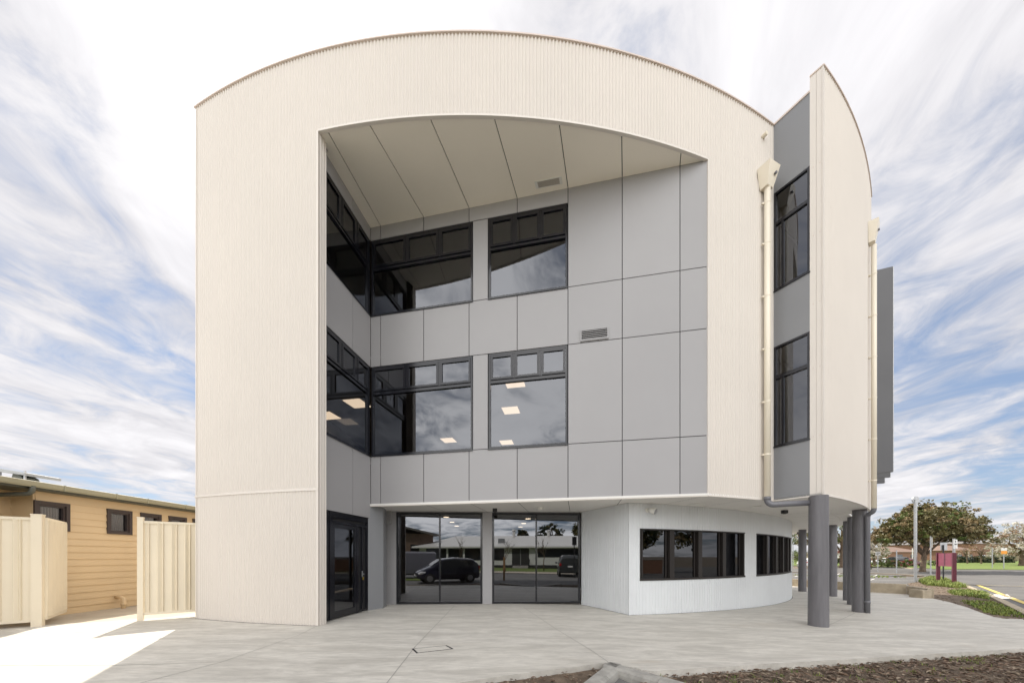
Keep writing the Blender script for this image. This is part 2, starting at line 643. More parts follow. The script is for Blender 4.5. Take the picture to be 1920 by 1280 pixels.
def screws(mb, path, zs, every=0.152, size=0.009, flip=False, out=0.009):
    L = 0.0
    nxt = every / 2
    for a, b in zip(path, path[1:]):
        d = (b - a)
        ln = d.length
        if ln < 1e-6:
            continue
        d = d / ln
        nn = Vector((d.y, -d.x))
        if flip:
            nn = -nn
        while nxt < L + ln:
            p = a + d * (nxt - L) + nn * out
            for z in zs:
                t = p + nn * 0.007
                ring = [(p.x + d.x * size * cx, p.y + d.y * size * cx, z + size * cz) for cx, cz in ((-1, 0), (0, -1), (1, 0), (0, 1))]
                top = [(t.x + d.x * size * .6 * cx, t.y + d.y * size * .6 * cx, z + size * .6 * cz) for cx, cz in ((-1, 0), (0, -1), (1, 0), (0, 1))]
                mb.raw(ring + top, [(0, 1, 5, 4), (1, 2, 6, 5), (2, 3, 7, 6), (3, 0, 4, 7), (4, 5, 6, 7)])
            nxt += every
        L += ln


def sheet(name, poly, off, m, label=None, cat=None, kind='structure', thick=0.0, cells=None):
    """a ground sheet cut along the lines where the ground changes slope, lying at height off above it"""
    bm = bmesh.new()
    vs = [bm.verts.new((x, y, 0)) for x, y in poly]
    bm.faces.new(vs)
    xs, ys = [0, 16, 45, 105], [10, 25]
    if cells:
        x0, x1 = min(p[0] for p in poly), max(p[0] for p in poly)
        y0, y1 = min(p[1] for p in poly), max(p[1] for p in poly)
        xs = xs + [x0 + cells * i for i in range(1, int((x1 - x0) / cells) + 1)]
        ys = ys + [y0 + cells * i for i in range(1, int((y1 - y0) / cells) + 1)]
    for x in xs:
        bmesh.ops.bisect_plane(bm, geom=bm.verts[:] + bm.edges[:] + bm.faces[:], plane_co=(x, 0, 0), plane_no=(1, 0, 0))
    for y in ys:
        bmesh.ops.bisect_plane(bm, geom=bm.verts[:] + bm.edges[:] + bm.faces[:], plane_co=(0, y, 0), plane_no=(0, 1, 0))
    bmesh.ops.triangulate(bm, faces=[f for f in bm.faces if len(f.verts) > 4])
    for v in bm.verts:
        v.co.z = g(v.co.x, v.co.y) + off
    if thick:
        border = [e for e in bm.edges if e.is_boundary]
        r = bmesh.ops.extrude_edge_only(bm, edges=border)
        for el in r['geom']:
            if isinstance(el, bmesh.types.BMVert):
                el.co.z -= thick
    bmesh.ops.recalc_face_normals(bm, faces=bm.faces[:])
    up = sum(f.normal.z * f.calc_area() for f in bm.faces)
    if up < 0:
        bmesh.ops.reverse_faces(bm, faces=bm.faces[:])
    me = bpy.data.meshes.new(name)
    bm.to_mesh(me)
    bm.free()
    me.materials.append(m)
    o = bpy.data.objects.new(name, me)
    COL.objects.link(o)
    o['kind'] = kind
    if label:
        o['label'] = label
    if cat:
        o['category'] = cat
    return o


def ribbon(pts, w):
    """polygon of a strip of width w along a polyline"""
    pts = [Vector(p[:2]) for p in pts]
    l, r = [], []
    for i, p in enumerate(pts):
        d = (pts[min(i + 1, len(pts) - 1)] - pts[max(i - 1, 0)]).normalized()
        n = Vector((-d.y, d.x)) * (w / 2)
        l.append((p + n)[:])
        r.append((p - n)[:])
    return l + r[::-1]


def P2(px, py):
    q = gp(px, py)
    return (q.x, q.y)


# ------------------------------------------------------------------ the ground
sheet('ground', [(-400, -400), (600, -400), (600, 700), (-400, 700)], -0.12, M['earth'])
slab_front = [(-30, 3.6), (-0.9, 3.95), P2(1140, 1241), P2(1219, 1257), P2(1500, 1240), P2(1700, 1228), P2(1920, 1215), (13.0, 6.9)]
slab_right = [P2(1990, 1166), P2(1920, 1160), P2(1895, 1159), P2(1864, 1156), P2(1840, 1148), P2(1814, 1138), P2(1780, 1128), P2(1748, 1121)]
wall_line = [P2(1747, 1121), P2(1700, 1113), P2(1625, 1109), P2(1500, 1099)]
slab_poly = slab_front + slab_right + [wall_line[1], wall_line[2], wall_line[3], (18.5, 26.0), (-6.0, 26.0), (-8.6, 8.5), (-10.4, 7.6), (-30, 7.6 - 19.6 * 0.1)]
sheet('concrete_slab', slab_poly, 0.0, M['concrete'], thick=0.14)
sheet('side_path', [(-30, 7.55 - 19.6 * 0.1), (-10.4, 7.55), (-8.6, 8.45), (-5.8, 26.2), (-30, 40)], -0.015, M['path'])
joints = [[P2(852, 1135), P2(778, 1212), P2(725, 1280)], [P2(982, 1138), P2(1045, 1180), P2(1108, 1218), P2(1140, 1240)],
          [P2(205, 1247), P2(417, 1240), P2(560, 1190), P2(600, 1170)], [P2(0, 1247), P2(205, 1247)],
          [P2(1553, 1172), P2(1600, 1150), P2(1640, 1130)], [P2(262, 1280), P2(417, 1240)], [P2(1830, 1166), P2(1890, 1176), P2(1930, 1184)]]
for i, j in enumerate(joints):
    sheet('slab_joint', ribbon(j, 0.010), 0.003, mat('joint_line', (0.32, 0.31, 0.285), 0.9))
# asphalt in front and behind the viewer, and the car park to the right
ap = P2(1140, 1241)
sheet('car_park', [(-40, -60), (60, -60), (60, -1.0), (7.5, 1.2), (2.6, 2.4), (ap[0] + 0.02, ap[1] - 0.3), (-1.6, 2.2), (-40, 2.0)], -0.10, M['asphalt'])
sheet('car_park', [wall_line[0], (wall_line[0][0] + 0.35, wall_line[0][1] + 0.1), P2(1745, 1097), P2(1730, 1084), P2(1716, 1080), (24, 62), (11, 62), (16.6, 27), wall_line[3], wall_line[1]], -0.05, M['asphalt_old'])
sheet('road', [P2(1720, 1079), P2(1745, 1080), P2(1765, 1084), P2(1815, 1099), P2(1870, 1122), P2(1925, 1149), (18, 7.0), (60, -5), (140, 45), (110, 62), P2(1760, 1066)], -0.05, M['asphalt_old'])
sheet('road', [(12, 38.5), (11, 62), (24, 62), (110, 62), (75, 40), (42, 41)], -0.035, M['asphalt_old'])
bed = [P2(1749, 1122), P2(1780, 1129), P2(1814, 1139), P2(1840, 1149), P2(1864, 1157), P2(1895, 1160), P2(1990, 1168), P2(2060, 1172), P2(1990, 1160), P2(1925, 1149), P2(1870, 1122), P2(1815, 1099), P2(1770, 1084), P2(1745, 1079), P2(1722, 1089), P2(1700, 1093)]

# ------------------------------------------------------------------ the three-storey building
ZS, ZR, ZC = 2.91, 12.43, 10.72          # underside of the upper floors, parapet, recess ceiling
Z2A, Z2B, Z3A, Z3B = 4.31, 6.80, 8.24, 10.35
B = thing('school_building', 'three storey cream and grey building with curved corrugated front and deep recess', 'building', (2, 15, 0))
tL, tJ, tK, tR = ang(367.5), ang(597), ang(1327), ang(1449.7)


def gz(x, y):
    return g(x, y) - 0.03


STEP = 0.076 / 6
# corrugated skin: left pier, lintel, right pier
def facade_foot(x, y):
    t = math.atan2(x - CB.x, CB.y - y)
    return g(x, y) - 0.03 if t < tJ else (ZC if t < tK else ZS)


mb = MB()
ribbed(mb, arc(tL, tR, RB, 200), facade_foot, ZR, corr, STEP)
mb.m(1)
screws(mb, arc(tL, tJ, RB, 60), [0.12, 0.38, 3.05, 4.35, 5.65, 6.95, 8.2, 9.45, 10.7])
screws(mb, arc(tJ, tK, RB, 90), [ZC + 0.07, ZC + 0.42])
screws(mb, arc(tK, tR, RB, 30), [ZS + 0.06, 4.3, 5.6, 6.9, 8.2, 9.5, ZC + 0.42])
mb.build('curved_cladding', [M['cream'], M['cream_trim']], B, smooth=True)


def band(mb, path, z0, z1, o0, o1):
    """solid strip following a path, standing from o0 to o1 outside it"""
    n = len(path)
    nn = []
    for i in range(n):
        d = (path[min(i + 1, n - 1)] - path[max(i - 1, 0)]).normalized()
        nn.append(Vector((d.y, -d.x)))
    vs = []
    for p, q in zip(path, nn):
        a, b = p + q * o1, p + q * o0
        vs += [(a.x, a.y, z0), (a.x, a.y, z1), (b.x, b.y, z1), (b.x, b.y, z0)]
    fs = []
    for i in range(n - 1):
        for k in range(4):
            fs.append((i * 4 + k, i * 4 + (k + 1) % 4, (i + 1) * 4 + (k + 1) % 4, (i + 1) * 4 + k))
    fs.append((3, 2, 1, 0))
    e = (n - 1) * 4
    fs.append((e, e + 1, e + 2, e + 3))
    mb.raw(vs, fs)


mb = MB()
band(mb, arc(tL - 0.002, tR, RB, 120), ZR - 0.006, ZR + 0.024, -0.25, 0.034)
mb.build('parapet_capping', M['cap'], B)
mb = MB()
band(mb, arc(tL - 0.0015, tJ, RB, 60), 2.925, 2.975, -0.01, 0.016)
mb.build('pier_flashing', M['cream_trim'], B)
# trims on the edges of the opening and of the piers
mb = MB()
def corner_post(th, z0, z1, w=0.05, o=0.012, side=1):
    p = cpt(th)
    d = Vector((math.cos(th), math.sin(th)))
    n = Vector((math.sin(th), -math.cos(th)))
    a, b = p - d * (w if side > 0 else 0), p + d * (0 if side > 0 else w)
    q = [a + n * o, b + n * o, b - n * 0.05, a - n * 0.05]
    mb.prism([(v.x, v.y) for v in q], z0, z1)
corner_post(tL, -0.05, ZR - 0.02, 0.04, side=-1)
corner_post(tJ, -0.02, ZC, 0.045, side=1)
corner_post(tK, ZS, ZC, 0.03, side=-1)
corner_post(tR, ZS, ZR - 0.02, 0.05, side=1)
band(mb, arc(tJ, tK, RB, 90), ZC - 0.022, ZC + 0.02, -0.05, 0.014)
mb.build('edge_trim', M['cream_trim'], B)
# jamb of the pier, side and back shells (unseen faces close the volume and cast its shadow)
J0 = cpt(tJ)
J1 = Vector((-4.158, 7.625))
mb = MB()
ribbed(mb, [J0 + Vector((0.0, 0.0)), J1], gz, ZC, corr, 0.076 / 6)
mb.build('pier_return', M['cream'], B)
PL = cpt(tL)
yb = 23.8
xb = CB.x + math.sqrt(RB ** 2 - (yb - CB.y) ** 2)
mb = MB()
mb.box((PL.x + 0.06, (PL.y + yb) / 2 + 0.1, 6.2), (0.1, yb - PL.y - 0.2, 12.4))
mb.box(((PL.x + xb) / 2, yb, (12.4 + ZS) / 2), (xb - PL.x - 0.3, 0.1, 12.4 - ZS))
mb.build('rear_wall', M['cream'], B)

# ---- recess: back wall (W) and left wall (V)
corner = Vector((-3.975, 9.6))
rk = cpt(tK)
W = Wall(corner, (rk.x - 0.02, rk.y + 0.02))
V = Wall(corner, (-4.266, 7.824))
V.n = Vector((V.d.y, -V.d.x))
if V.n.x < 0:
    V.n = -V.n
jx = [696, 713.6, 794.4, 879.5, 969.7, 1065, 1166.7, 1275, 1327]
js = [W.s(p) for p in jx]
js[0] = 0.0
GAP = 0.009


def panels(mb, wl, s_list, z0, z1):
    for a, b in zip(s_list, s_list[1:]):
        wl.box(mb, a + GAP, b - GAP, z0 + GAP, z1 - GAP, -0.015, 0.0)


mb = MB()
panels(mb, W, js, ZS, Z2A)
panels(mb, W, js, Z2B, Z3A)
panels(mb, W, js[:6], Z3B, ZC + 0.02)
panels(mb, W, js[5:], Z2A, Z2B)
panels(mb, W, js[5:], Z3A, ZC + 0.02)
sw = [W.s(886.5), W.s(915), W.s(1064.3)]
for za, zb in ((Z2A, Z2B), (Z3A, Z3B)):
    W.box(mb, sw[0] + GAP, sw[1] - GAP, za + GAP, zb - GAP, -0.015, 0.0)
mb.m(1)
for za, zb in ((ZS, Z2A), (Z2B, Z3A), (Z3B, ZC)):
    W.box(mb, 0, js[-1], za, zb, -0.10, -0.018)
for za, zb in ((Z2A, Z2B), (Z3A, Z3B)):
    W.box(mb, js[5], js[-1], za, zb, -0.10, -0.018)
    W.box(mb, sw[0], sw[1], za, zb, -0.10, -0.018)
mb.build('recess_back_cladding', [M['grey'], M['joint']], B)
VL = 1.85
vj = [0.0, V.s(661.5), VL]
if vj[1] < 0:
    vj[1] = -vj[1]
for za, zb in ((2.56, Z2A), (Z2B, Z3A), (Z3B, ZC + .02)):
    mb = MB()
    panels(mb, V, vj, za, zb)
    mb.m(1)
    V.box(mb, 0, VL, za, zb - .02, -0.10, -0.0145)
    mb.build('recess_side_panel', [M['grey'], M['joint']], B)

# ceiling of the recess in panels
mb = MB()
cj_front = [597, 690, 805, 926, 1049, 1167, 1279, 1327]
front = [cpt(ang(p)) for p in cj_front]
cb_px = [611, 713.6, 794.4, 879.5, 969.7, 1065, 1166.7, 1275]
back = [W.xy(W.s(p) if i else 0.0, 0.0) for i, p in enumerate([696, 713.6, 794.4, 879.5, 969.7, 1065, 1166.7, 1275, 1327])]
# joints run from the front arch to the wall joints
fr = [J0, cpt(ang(612)), cpt(ang(690)), cpt(ang(805)), cpt(ang(926)), cpt(ang(1049)), cpt(ang(1167)), cpt(ang(1279)), rk]
for i in range(8):
    a, b, c, d = fr[i], fr[i + 1], back[i + 1], back[i]
    ta, tb = ang(597) if i == 0 else None, None
    def th(q):
        return math.atan2(q.x - CB.x, CB.y - q.y)
    edge = arc(th(a), th(b), RB - 0.03, 6)
    e0 = (edge[1] - edge[0]).normalized() * 0.010
    edge[0] = edge[0] + e0
    edge[-1] = edge[-1] - e0
    k = W.d * 0.010
    poly = [(q.x, q.y) for q in edge] + [((c - k).x, (c - k).y), ((d + k).x, (d + k).y)]
    if i == 0:
        poly = [(q.x, q.y) for q in edge] + [(c.x - k.x, c.y - k.y), (d.x, d.y), (-4.27, 7.8), (-4.2, 7.8)]
    mb.prism(poly, ZC, ZC + 0.03)
mb.m(1)
mb.prism([(q.x, q.y) for q in arc(tJ, tK, RB - 0.12, 30)] + [(back[-1].x, back[-1].y), (corner.x, corner.y), (-4.3, 7.8)], ZC + 0.035, ZC + 0.07)
mb.build('recess_ceiling', [M['ceil'], M['joint']], B)
# vents
def grille(name, c4, n, matf, mats):
    pass
mb = MB()
s0, s1 = W.s(1088), W.s(1141)
z0v, z1v = W.z(1114, 638), W.z(1114, 616)
W.box(mb, s0, s1, z0v, z0v + 0.035, 0.0, 0.03)
W.box(mb, s0, s1, z1v - 0.035, z1v, 0.0, 0.03)
W.box(mb, s0, s0 + 0.03, z0v + 0.035, z1v - 0.035, 0.0, 0.03)
W.box(mb, s1 - 0.03, s1, z0v + 0.035, z1v - 0.035, 0.0, 0.03)
nb = 5
for i in range(nb):
    zc_ = z0v + 0.035 + (i + 0.5) * (z1v - z0v - 0.07) / nb
    W.box(mb, s0 + 0.03, s1 - 0.03, zc_ - 0.004, zc_ + 0.008, 0.003, 0.026)
mb.m(1)
W.box(mb, s0 + 0.03, s1 - 0.03, z0v + 0.035, z1v - 0.035, -0.01, 0.0025)
mb.build('wall_vent', [M['grey'], M['joint']], B)
def on_plane(px, py, Z):
    Y = (Z - 1.5) * F / (1042 - py)
    return Vector((ray(px, Y), Y, Z))
cv = [on_plane(px, py, ZC - 0.003) for px, py in ((1002, 340.5), (1053, 330), (1055, 344.5), (1005.5, 353.5))]
mb = MB()
cen = sum(cv, Vector()) / 4
mb.raw([(p.x, p.y, ZC - 0.012) for p in cv] + [(p.x, p.y, ZC - 0.001) for p in cv], [(0, 1, 2, 3), (0, 1, 5, 4), (1, 2, 6, 5), (2, 3, 7, 6), (3, 0, 4, 7)])
mb.m(1)
ins = [cen + (p - cen) * 0.80 for p in cv]
for i in range(7):
    t0, t1 = i / 7 + 0.01, (i + 1) / 7 - 0.03
    a = ins[0].lerp(ins[3], t0); b = ins[1].lerp(ins[2], t0); c = ins[1].lerp(ins[2], t1); d = ins[0].lerp(ins[3], t1)
    mb.raw([(p.x, p.y, ZC - 0.016) for p in (a, b, c, d)], [(0, 1, 2, 3)])
mb.build('ceiling_vent', [M['whiteplastic'], mat('vent_slat', (0.42, 0.38, 0.33), 0.6)], B)


# ---- windows: frame part with the panes as its sub-part
def window(wl, s0, s1, z0, z1, rows, fm='frame', gm='glass', dep=-0.09, fw=0.05, name='window', sill=True):
    """rows: list of (z_low, z_high, [mullion s], sash) between z0 and z1"""
    mb = MB()
    o0, o1 = dep, dep + 0.075
    wl.box(mb, s0, s1, z0, z0 + fw, o0, o1)
    wl.box(mb, s0, s1, z1 - fw, z1, o0, o1)
    wl.box(mb, s0, s0 + fw, z0 + fw, z1 - fw, o0, o1)
    wl.box(mb, s1 - fw, s1, z0 + fw, z1 - fw, o0, o1)
    if sill:
        wl.box(mb, s0 - 0.015, s1 + 0.015, z0 - 0.03, z0 - 0.002, o0, 0.025)
    gl = MB()
    for i, (za, zb, mul, sash) in enumerate(rows):
        if i:
            wl.box(mb, s0 + fw, s1 - fw, za - 0.055, za - 0.005, o0 + 0.001, o1 + 0.004)
            wl.box(mb, s0 + fw, s1 - fw, za - 0.005, za + 0.04, o0 + 0.001, o1 - 0.02)
        edges = [s0 + fw] + list(mul) + [s1 - fw]
        zlo = za + (0.04 if i else fw)
        zhi = zb - (fw if i == len(rows) - 1 else 0.055)
        for m_ in mul:
            wl.box(mb, m_ - 0.025, m_ + 0.025, zlo, zhi, o0 + 0.002, o1 - 0.003)
        for a, b in zip(edges, edges[1:]):
            a2 = a + (0.025 if a in mul else 0)
            b2 = b - (0.025 if b in mul else 0)
            if sash:
                t = 0.06
                wl.box(mb, a2 + .006, b2 - .006, zlo + .004, zlo + t, o0 + 0.03, o1 + 0.006)
                wl.box(mb, a2 + .006, b2 - .006, zhi - t, zhi - .004, o0 + 0.03, o1 + 0.006)
                wl.box(mb, a2 + .006, a2 + t, zlo + t, zhi - t, o0 + 0.03, o1 + 0.006)
                wl.box(mb, b2 - t, b2 - .006, zlo + t, zhi - t, o0 + 0.03, o1 + 0.006)
            q = o0 + 0.05 if sash else o0 + 0.035
            gl.face(wl.p(a2, zlo, q), wl.p(b2, zlo, q), wl.p(b2, zhi, q), wl.p(a2, zhi, q))
    fo = mb.build(name, M[fm], B)
    gl.build('pane', M[gm], fo)
    return fo


zt2 = W.z(1062.8, 700.5)
zt3 = W.z(1063, 440)
w1m = [W.s(p) for p in (761, 823)]
third = [sw[1] + (sw[2] - sw[1]) * k / 3 for k in (1, 2)]
e1 = sw[0] - 0.012
for za, zb, zt in ((Z2A, Z2B, zt2), (Z3A, Z3B, zt3)):
    window(W, 0.02, e1, za, zb, [(za, zt, [], False), (zt, zb, w1m, True)])
    window(W, sw[1] + 0.012, sw[2] - 0.005, za, zb, [(za, zt, [], False), (zt, zb, third, True)])
    window(V, 0.02, VL, za, zb, [(za, zt, [0.11], False), (zt, zb, [0.62, 1.24], True)])

# ---- rooms behind the glass
mb = MB()
back_y = 19.0
inner = [(corner.x, corner.y), (rk.x, rk.y + 0.2), (6.3, 9.0), (12, 12.2), (15, 16), (16, back_y), (-7.5, back_y), (-7.5, 8.7), (-4.5, 7.9)]
def slab_room(z0, z1):
    mb.prism(inner, z0, z1)
slab_room(7.02, 7.10)
mb.m(1)
slab_room(4.02, 4.08)
slab_room(7.98, 8.02)
mb.m(0)
slab_room(10.9, 10.98)
mb.box((4, back_y, 7.0), (23, 0.1, 8))
mb.build('upper_floors', [M['int'], M['intfloor']], B)
lamps = [(958, 769, 7.01), (950, 829, 7.01), (965, 717, 7.01), (841, 825, 7.01), (669, 756, 7.01), (615, 779, 7.01)]
for px, py, Z in lamps:
    q = on_plane(px, py, Z)
    mb = MB()
    d = W.d
    n = Vector((-d.y, d.x))
    h = 0.30 if px > 700 else 0.33
    c4 = [q.xy + d * a * h + n * b * h for a, b in ((-1, -1), (1, -1), (1, 1), (-1, 1))]
    mb.prism([(v.x, v.y) for v in c4], Z - 0.012, Z)
    mb.build('panel_light', M['lamp'], B)

# ---- soffit under the upper floors
fin_px = [(1543, 123.6), (1590.4, 208.3), (1615, 267.3), (1628, 323), (1632.4, 362.5)]
ZF = 12.78
fin = [Vector((ray(px, (ZF - 1.5) * F / (1042 - py)), (ZF - 1.5) * F / (1042 - py))) for px, py in fin_px]
fx0, fx1 = fin[0].x, 11.3
def fin_y(x):
    p, q, r = fin[0], fin[2], fin[4]
    return (p.y * (x - q.x) * (x - r.x) / ((p.x - q.x) * (p.x - r.x)) + q.y * (x - p.x) * (x - r.x) / ((q.x - p.x) * (q.x - r.x))
            + r.y * (x - p.x) * (x - q.x) / ((r.x - p.x) * (r.x - q.x)))
fincurve = [Vector((x, fin_y(x))) for x in [fx0 + (fx1 - fx0) * i / 40 for i in range(41)]]
PR = cpt(tR)
finA = fincurve[0]
e_ = Vector((ray(1518.3, 8.05), 8.05))
tE = math.asin((xb - CB.x) / RB)
tF = math.atan2(fincurve[-1].x - CB.x, CB.y - fincurve[-1].y)
right_arc = arc(tF, tE, RB, 30)
soff = [(corner.x - 0.02, corner.y - 0.03), (rk.x, rk.y - 0.02)] + [(p.x, p.y) for p in arc(tK, tR, RB, 14)[1:]] + [(e_.x, e_.y)] + [(p.x, p.y) for p in fincurve] + [(p.x, p.y) for p in right_arc[1:]] + [(PL.x + 0.2, yb), (-7.6, 9.2), (-4.3, 9.2)]
mb = MB()
mb.prism(soff, ZS + 0.002, ZS + 0.05)
mb.m(1)
# sheet joints
n2 = -W.n
for px in [794.4, 879.5, 969.7, 1065, 1166.7]:
    s = W.s(px)
    a, b = W.xy(s, -0.02), W.xy(s, -2.2)
    k = W.d * 0.006
    mb.face((a.x - k.x, a.y - k.y, ZS - 0.001), (a.x + k.x, a.y + k.y, ZS - 0.001), (b.x + k.x, b.y + k.y, ZS - 0.001), (b.x - k.x, b.y - k.y, ZS - 0.001))
for th_ in [tK + (tE - tK) * i / 15 for i in range(0, 15)]:
    a, b = cpt(th_, RB - 0.05), cpt(th_, RB - 1.45)
    k = Vector((math.cos(th_), math.sin(th_))) * 0.005
    mb.face((a.x - k.x, a.y - k.y, ZS - 0.001), (a.x + k.x, a.y + k.y, ZS - 0.001), (b.x + k.x, b.y + k.y, ZS - 0.001), (b.x - k.x, b.y - k.y, ZS - 0.001))
mb.build('soffit', [M['soffit'], M['joint']], B)
mb = MB()
W.box(mb, 0, js[-1], ZS - 0.022, ZS + 0.008, -0.02, 0.028)
band(mb, arc(tK, tR, RB, 20), ZS - 0.02, ZS + 0.012, -0.03, 0.022)
band(mb, [PR, e_], ZS - 0.018, ZS + 0.010, -0.02, 0.022)
band(mb, fincurve, ZS - 0.02, ZS + 0.012, -0.03, 0.022)
mb.build('drip_edge', M['cream_trim'], B)

# ---- grey return with its two windows, then the fin
G = Wall(PR, e_)
GL = (e_ - PR).length
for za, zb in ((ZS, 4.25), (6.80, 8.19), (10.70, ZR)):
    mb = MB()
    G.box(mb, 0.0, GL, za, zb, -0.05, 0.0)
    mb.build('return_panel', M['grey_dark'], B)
window(G, 0.02, GL - 0.005, 4.27, 6.79, [(4.27, 6.02, [0.20], False), (6.02, 6.79, [], False)], dep=-0.07, fw=0.04)
window(G, 0.02, GL - 0.005, 8.21, 10.69, [(8.21, 9.92, [0.20], False), (9.92, 10.69, [], False)], dep=-0.07, fw=0.04)
mb = MB()
band(mb, [PR + Vector((0.0, 0.0)), e_], ZR - 0.01, ZR + 0.035, -0.2, 0.02)
mb.build('return_capping', M['cap'], B)
E1 = Wall(e_, finA)
mb = MB()
el = (finA - e_).length
E1.box(mb, 0, el * 0.5 - 0.003, ZS, ZF, -0.05, 0.0)
E1.box(mb, el * 0.5 + 0.003, el, ZS, ZF, -0.05, 0.0)
E1.box(mb, 0, el, ZS + 0.05, ZF - 0.05, -0.06, -0.012)
mb.m(1)
for zz_ in (4.3, 5.9, 7.4, 9.0, 10.6):
    for s_ in (el * 0.27, el * 0.78):
        E1.box(mb, s_ - 0.008, s_ + 0.008, zz_ - 0.008, zz_ + 0.008, 0, 0.006)
mb.build('fin_edge', [M['cream_trim'], M['cap']], B)
mb = MB()
ribbed(mb, fincurve, ZS, ZF, corr, STEP)
d0 = (fincurve[1] - fincurve[0]).normalized()
nn0 = Vector((d0.y, -d0.x))
mb.m(1)
mb.prism([((fincurve[0] + nn0 * .014 - d0 * .012).x, (fincurve[0] + nn0 * .014 - d0 * .012).y), ((fincurve[0] + nn0 * .014 + d0 * .028).x, (fincurve[0] + nn0 * .014 + d0 * .028).y),
          ((fincurve[0] - nn0 * .02 + d0 * .028).x, (fincurve[0] - nn0 * .02 + d0 * .028).y), ((fincurve[0] - nn0 * .02 - d0 * .012).x, (fincurve[0] - nn0 * .02 - d0 * .012).y)], ZS, ZF - .01)
screws(mb, fincurve, [3.2, 4.5, 5.8, 7.1, 8.4, 9.7, 11.0], every=0.152)
mb.build('fin_cladding', [M['cream'], M['cream_trim']], B, smooth=False)
mb = MB()
band(mb, fincurve, ZF - 0.008, ZF + 0.024, -0.22, 0.030)
band(mb, [e_, finA + (finA - e_).normalized() * 0.02], ZF - 0.007, ZF + 0.0235, -0.20, 0.018)
mb.build('fin_capping', M['cap'], B)
# wall round the corner, hidden from the front but closing the volume
mb = MB()
inset = [p - (p - CB).normalized() * 0.35 for p in right_arc]
ribbed(mb, [fincurve[-1], inset[0]] + inset[1:], ZS, ZR, corr, 0.03)
mb.build('side_cladding', M['cream'], B)
roof_poly = [(p.x, p.y) for p in arc(tL, tR, RB - 0.03, 40)] + [(e_.x + .03, e_.y + .05)] + [(p.x, p.y + 0.03) for p in fincurve] + [(p.x, p.y) for p in inset] + [(PL.x + 0.05, yb)]
mb = MB()
mb.prism(roof_poly, 12.30, 12.36)
mb.build('roof', M['roofwhite'], B)

# grey sun blades further round
for i, (px0, px1, pyt0, pyt1, pyb, Y) in enumerate([(1640, 1672.6, 516, 499, 884.5, 12.9), (1640, 1667.5, 560, 548, 894.5, 14.1), (1640, 1657, 600, 592, 905.5, 15.3)]):
    mb = MB()
    zt_, zb_ = 12.40, zat(pyb, Y)
    xo = ray(px1, Y)
    xi = xo - 1.05
    yi = Y + 0.42
    d = (Vector((xo, Y)) - Vector((xi, yi))).normalized()
    n = Vector((-d.y, d.x)) * 0.05
    a, b = Vector((xi, yi)), Vector((xo, Y))
    mb.prism([((a - n).x, (a - n).y), ((b - n).x, (b - n).y), ((b + n).x, (b + n).y), ((a + n).x, (a + n).y)], zb_, zt_)
    o = mb.build('sun_blade', M['blade'], B)
    mb = MB()
    mb.box((b.x + d.x * 0.012, b.y + d.y * 0.012, (zb_ + zt_) / 2), (0.02, 0.11, zt_ - zb_), math.atan2(d.y, d.x))
    mb.build('blade_edge', M['steel'], o)

# ---- ground floor: glazing, posts, door
A0 = Vector((ray(722, 10.75), 10.75))
A1 = Vector((ray(1088.5, 10.95), 10.95))
S = Wall(A0, A1)
def gwin(p0, pm, p1, name='shopfront_window'):
    s0, sm, s1 = S.s(p0), S.s(pm), S.s(p1)
    zb_ = g(0, 10.8) + 0.005
    return window(S, s0, s1, zb_, ZS - 0.03, [(zb_, ZS - 0.03, [sm], False)], gm='glass_g', dep=-0.06, fw=0.062, name=name, sill=False)
gwin(743.5, 824.5, 904.5)
gwin(923, 1005.5, 1088)
mb = MB()
S.box(mb, S.s(721.5), S.s(743.2), -0.06, ZS, -0.08, 0.0)
S.box(mb, S.s(904.8), S.s(922.7), -0.06, ZS, -0.08, 0.035)
S.box(mb, S.s(743.2), S.s(904.8), ZS - 0.028, ZS, -0.08, -0.005)
S.box(mb, S.s(922.7), S.s(1088), ZS - 0.028, ZS, -0.08, -0.005)
mb.build('glazing_posts', M['grey'], B, bevel=0.004)
# corner pier beside the door
cp = Vector((ray(705, 9.72), 9.72))
mb = MB()
b2 = cp + Vector((0.27, 0.26)) * 0.9
a2 = cp + Vector((-0.05, 0.62))
l2 = cp + (V.d * -1).normalized() * 0.0 + Vector((-0.035, -0.22))
c0 = Vector((ray(690.2, 9.52), 9.52))
c2 = Vector((ray(718.8, 9.92), 9.92))
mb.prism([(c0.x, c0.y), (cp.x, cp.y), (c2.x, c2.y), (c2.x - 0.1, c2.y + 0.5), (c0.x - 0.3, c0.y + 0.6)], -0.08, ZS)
mb.build('corner_pier', M['grey_dark'], B)  # darker grey than the panels, standing in for the shade under the soffit
mb = MB()
q = S.xy(S.s(722) , 0.02)
mb.prism([(q.x - 0.12, q.y + 0.1), (q.x - 0.02, q.y - 0.03), (q.x + 0.20, q.y - 0.03), (q.x + 0.20, q.y + 0.1)], 2.52, ZS)
mb.build('access_box', M['grey'], B)
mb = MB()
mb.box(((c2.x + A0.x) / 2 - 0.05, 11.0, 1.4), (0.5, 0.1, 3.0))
mb.build('shadow_gap', M['joint'], B)
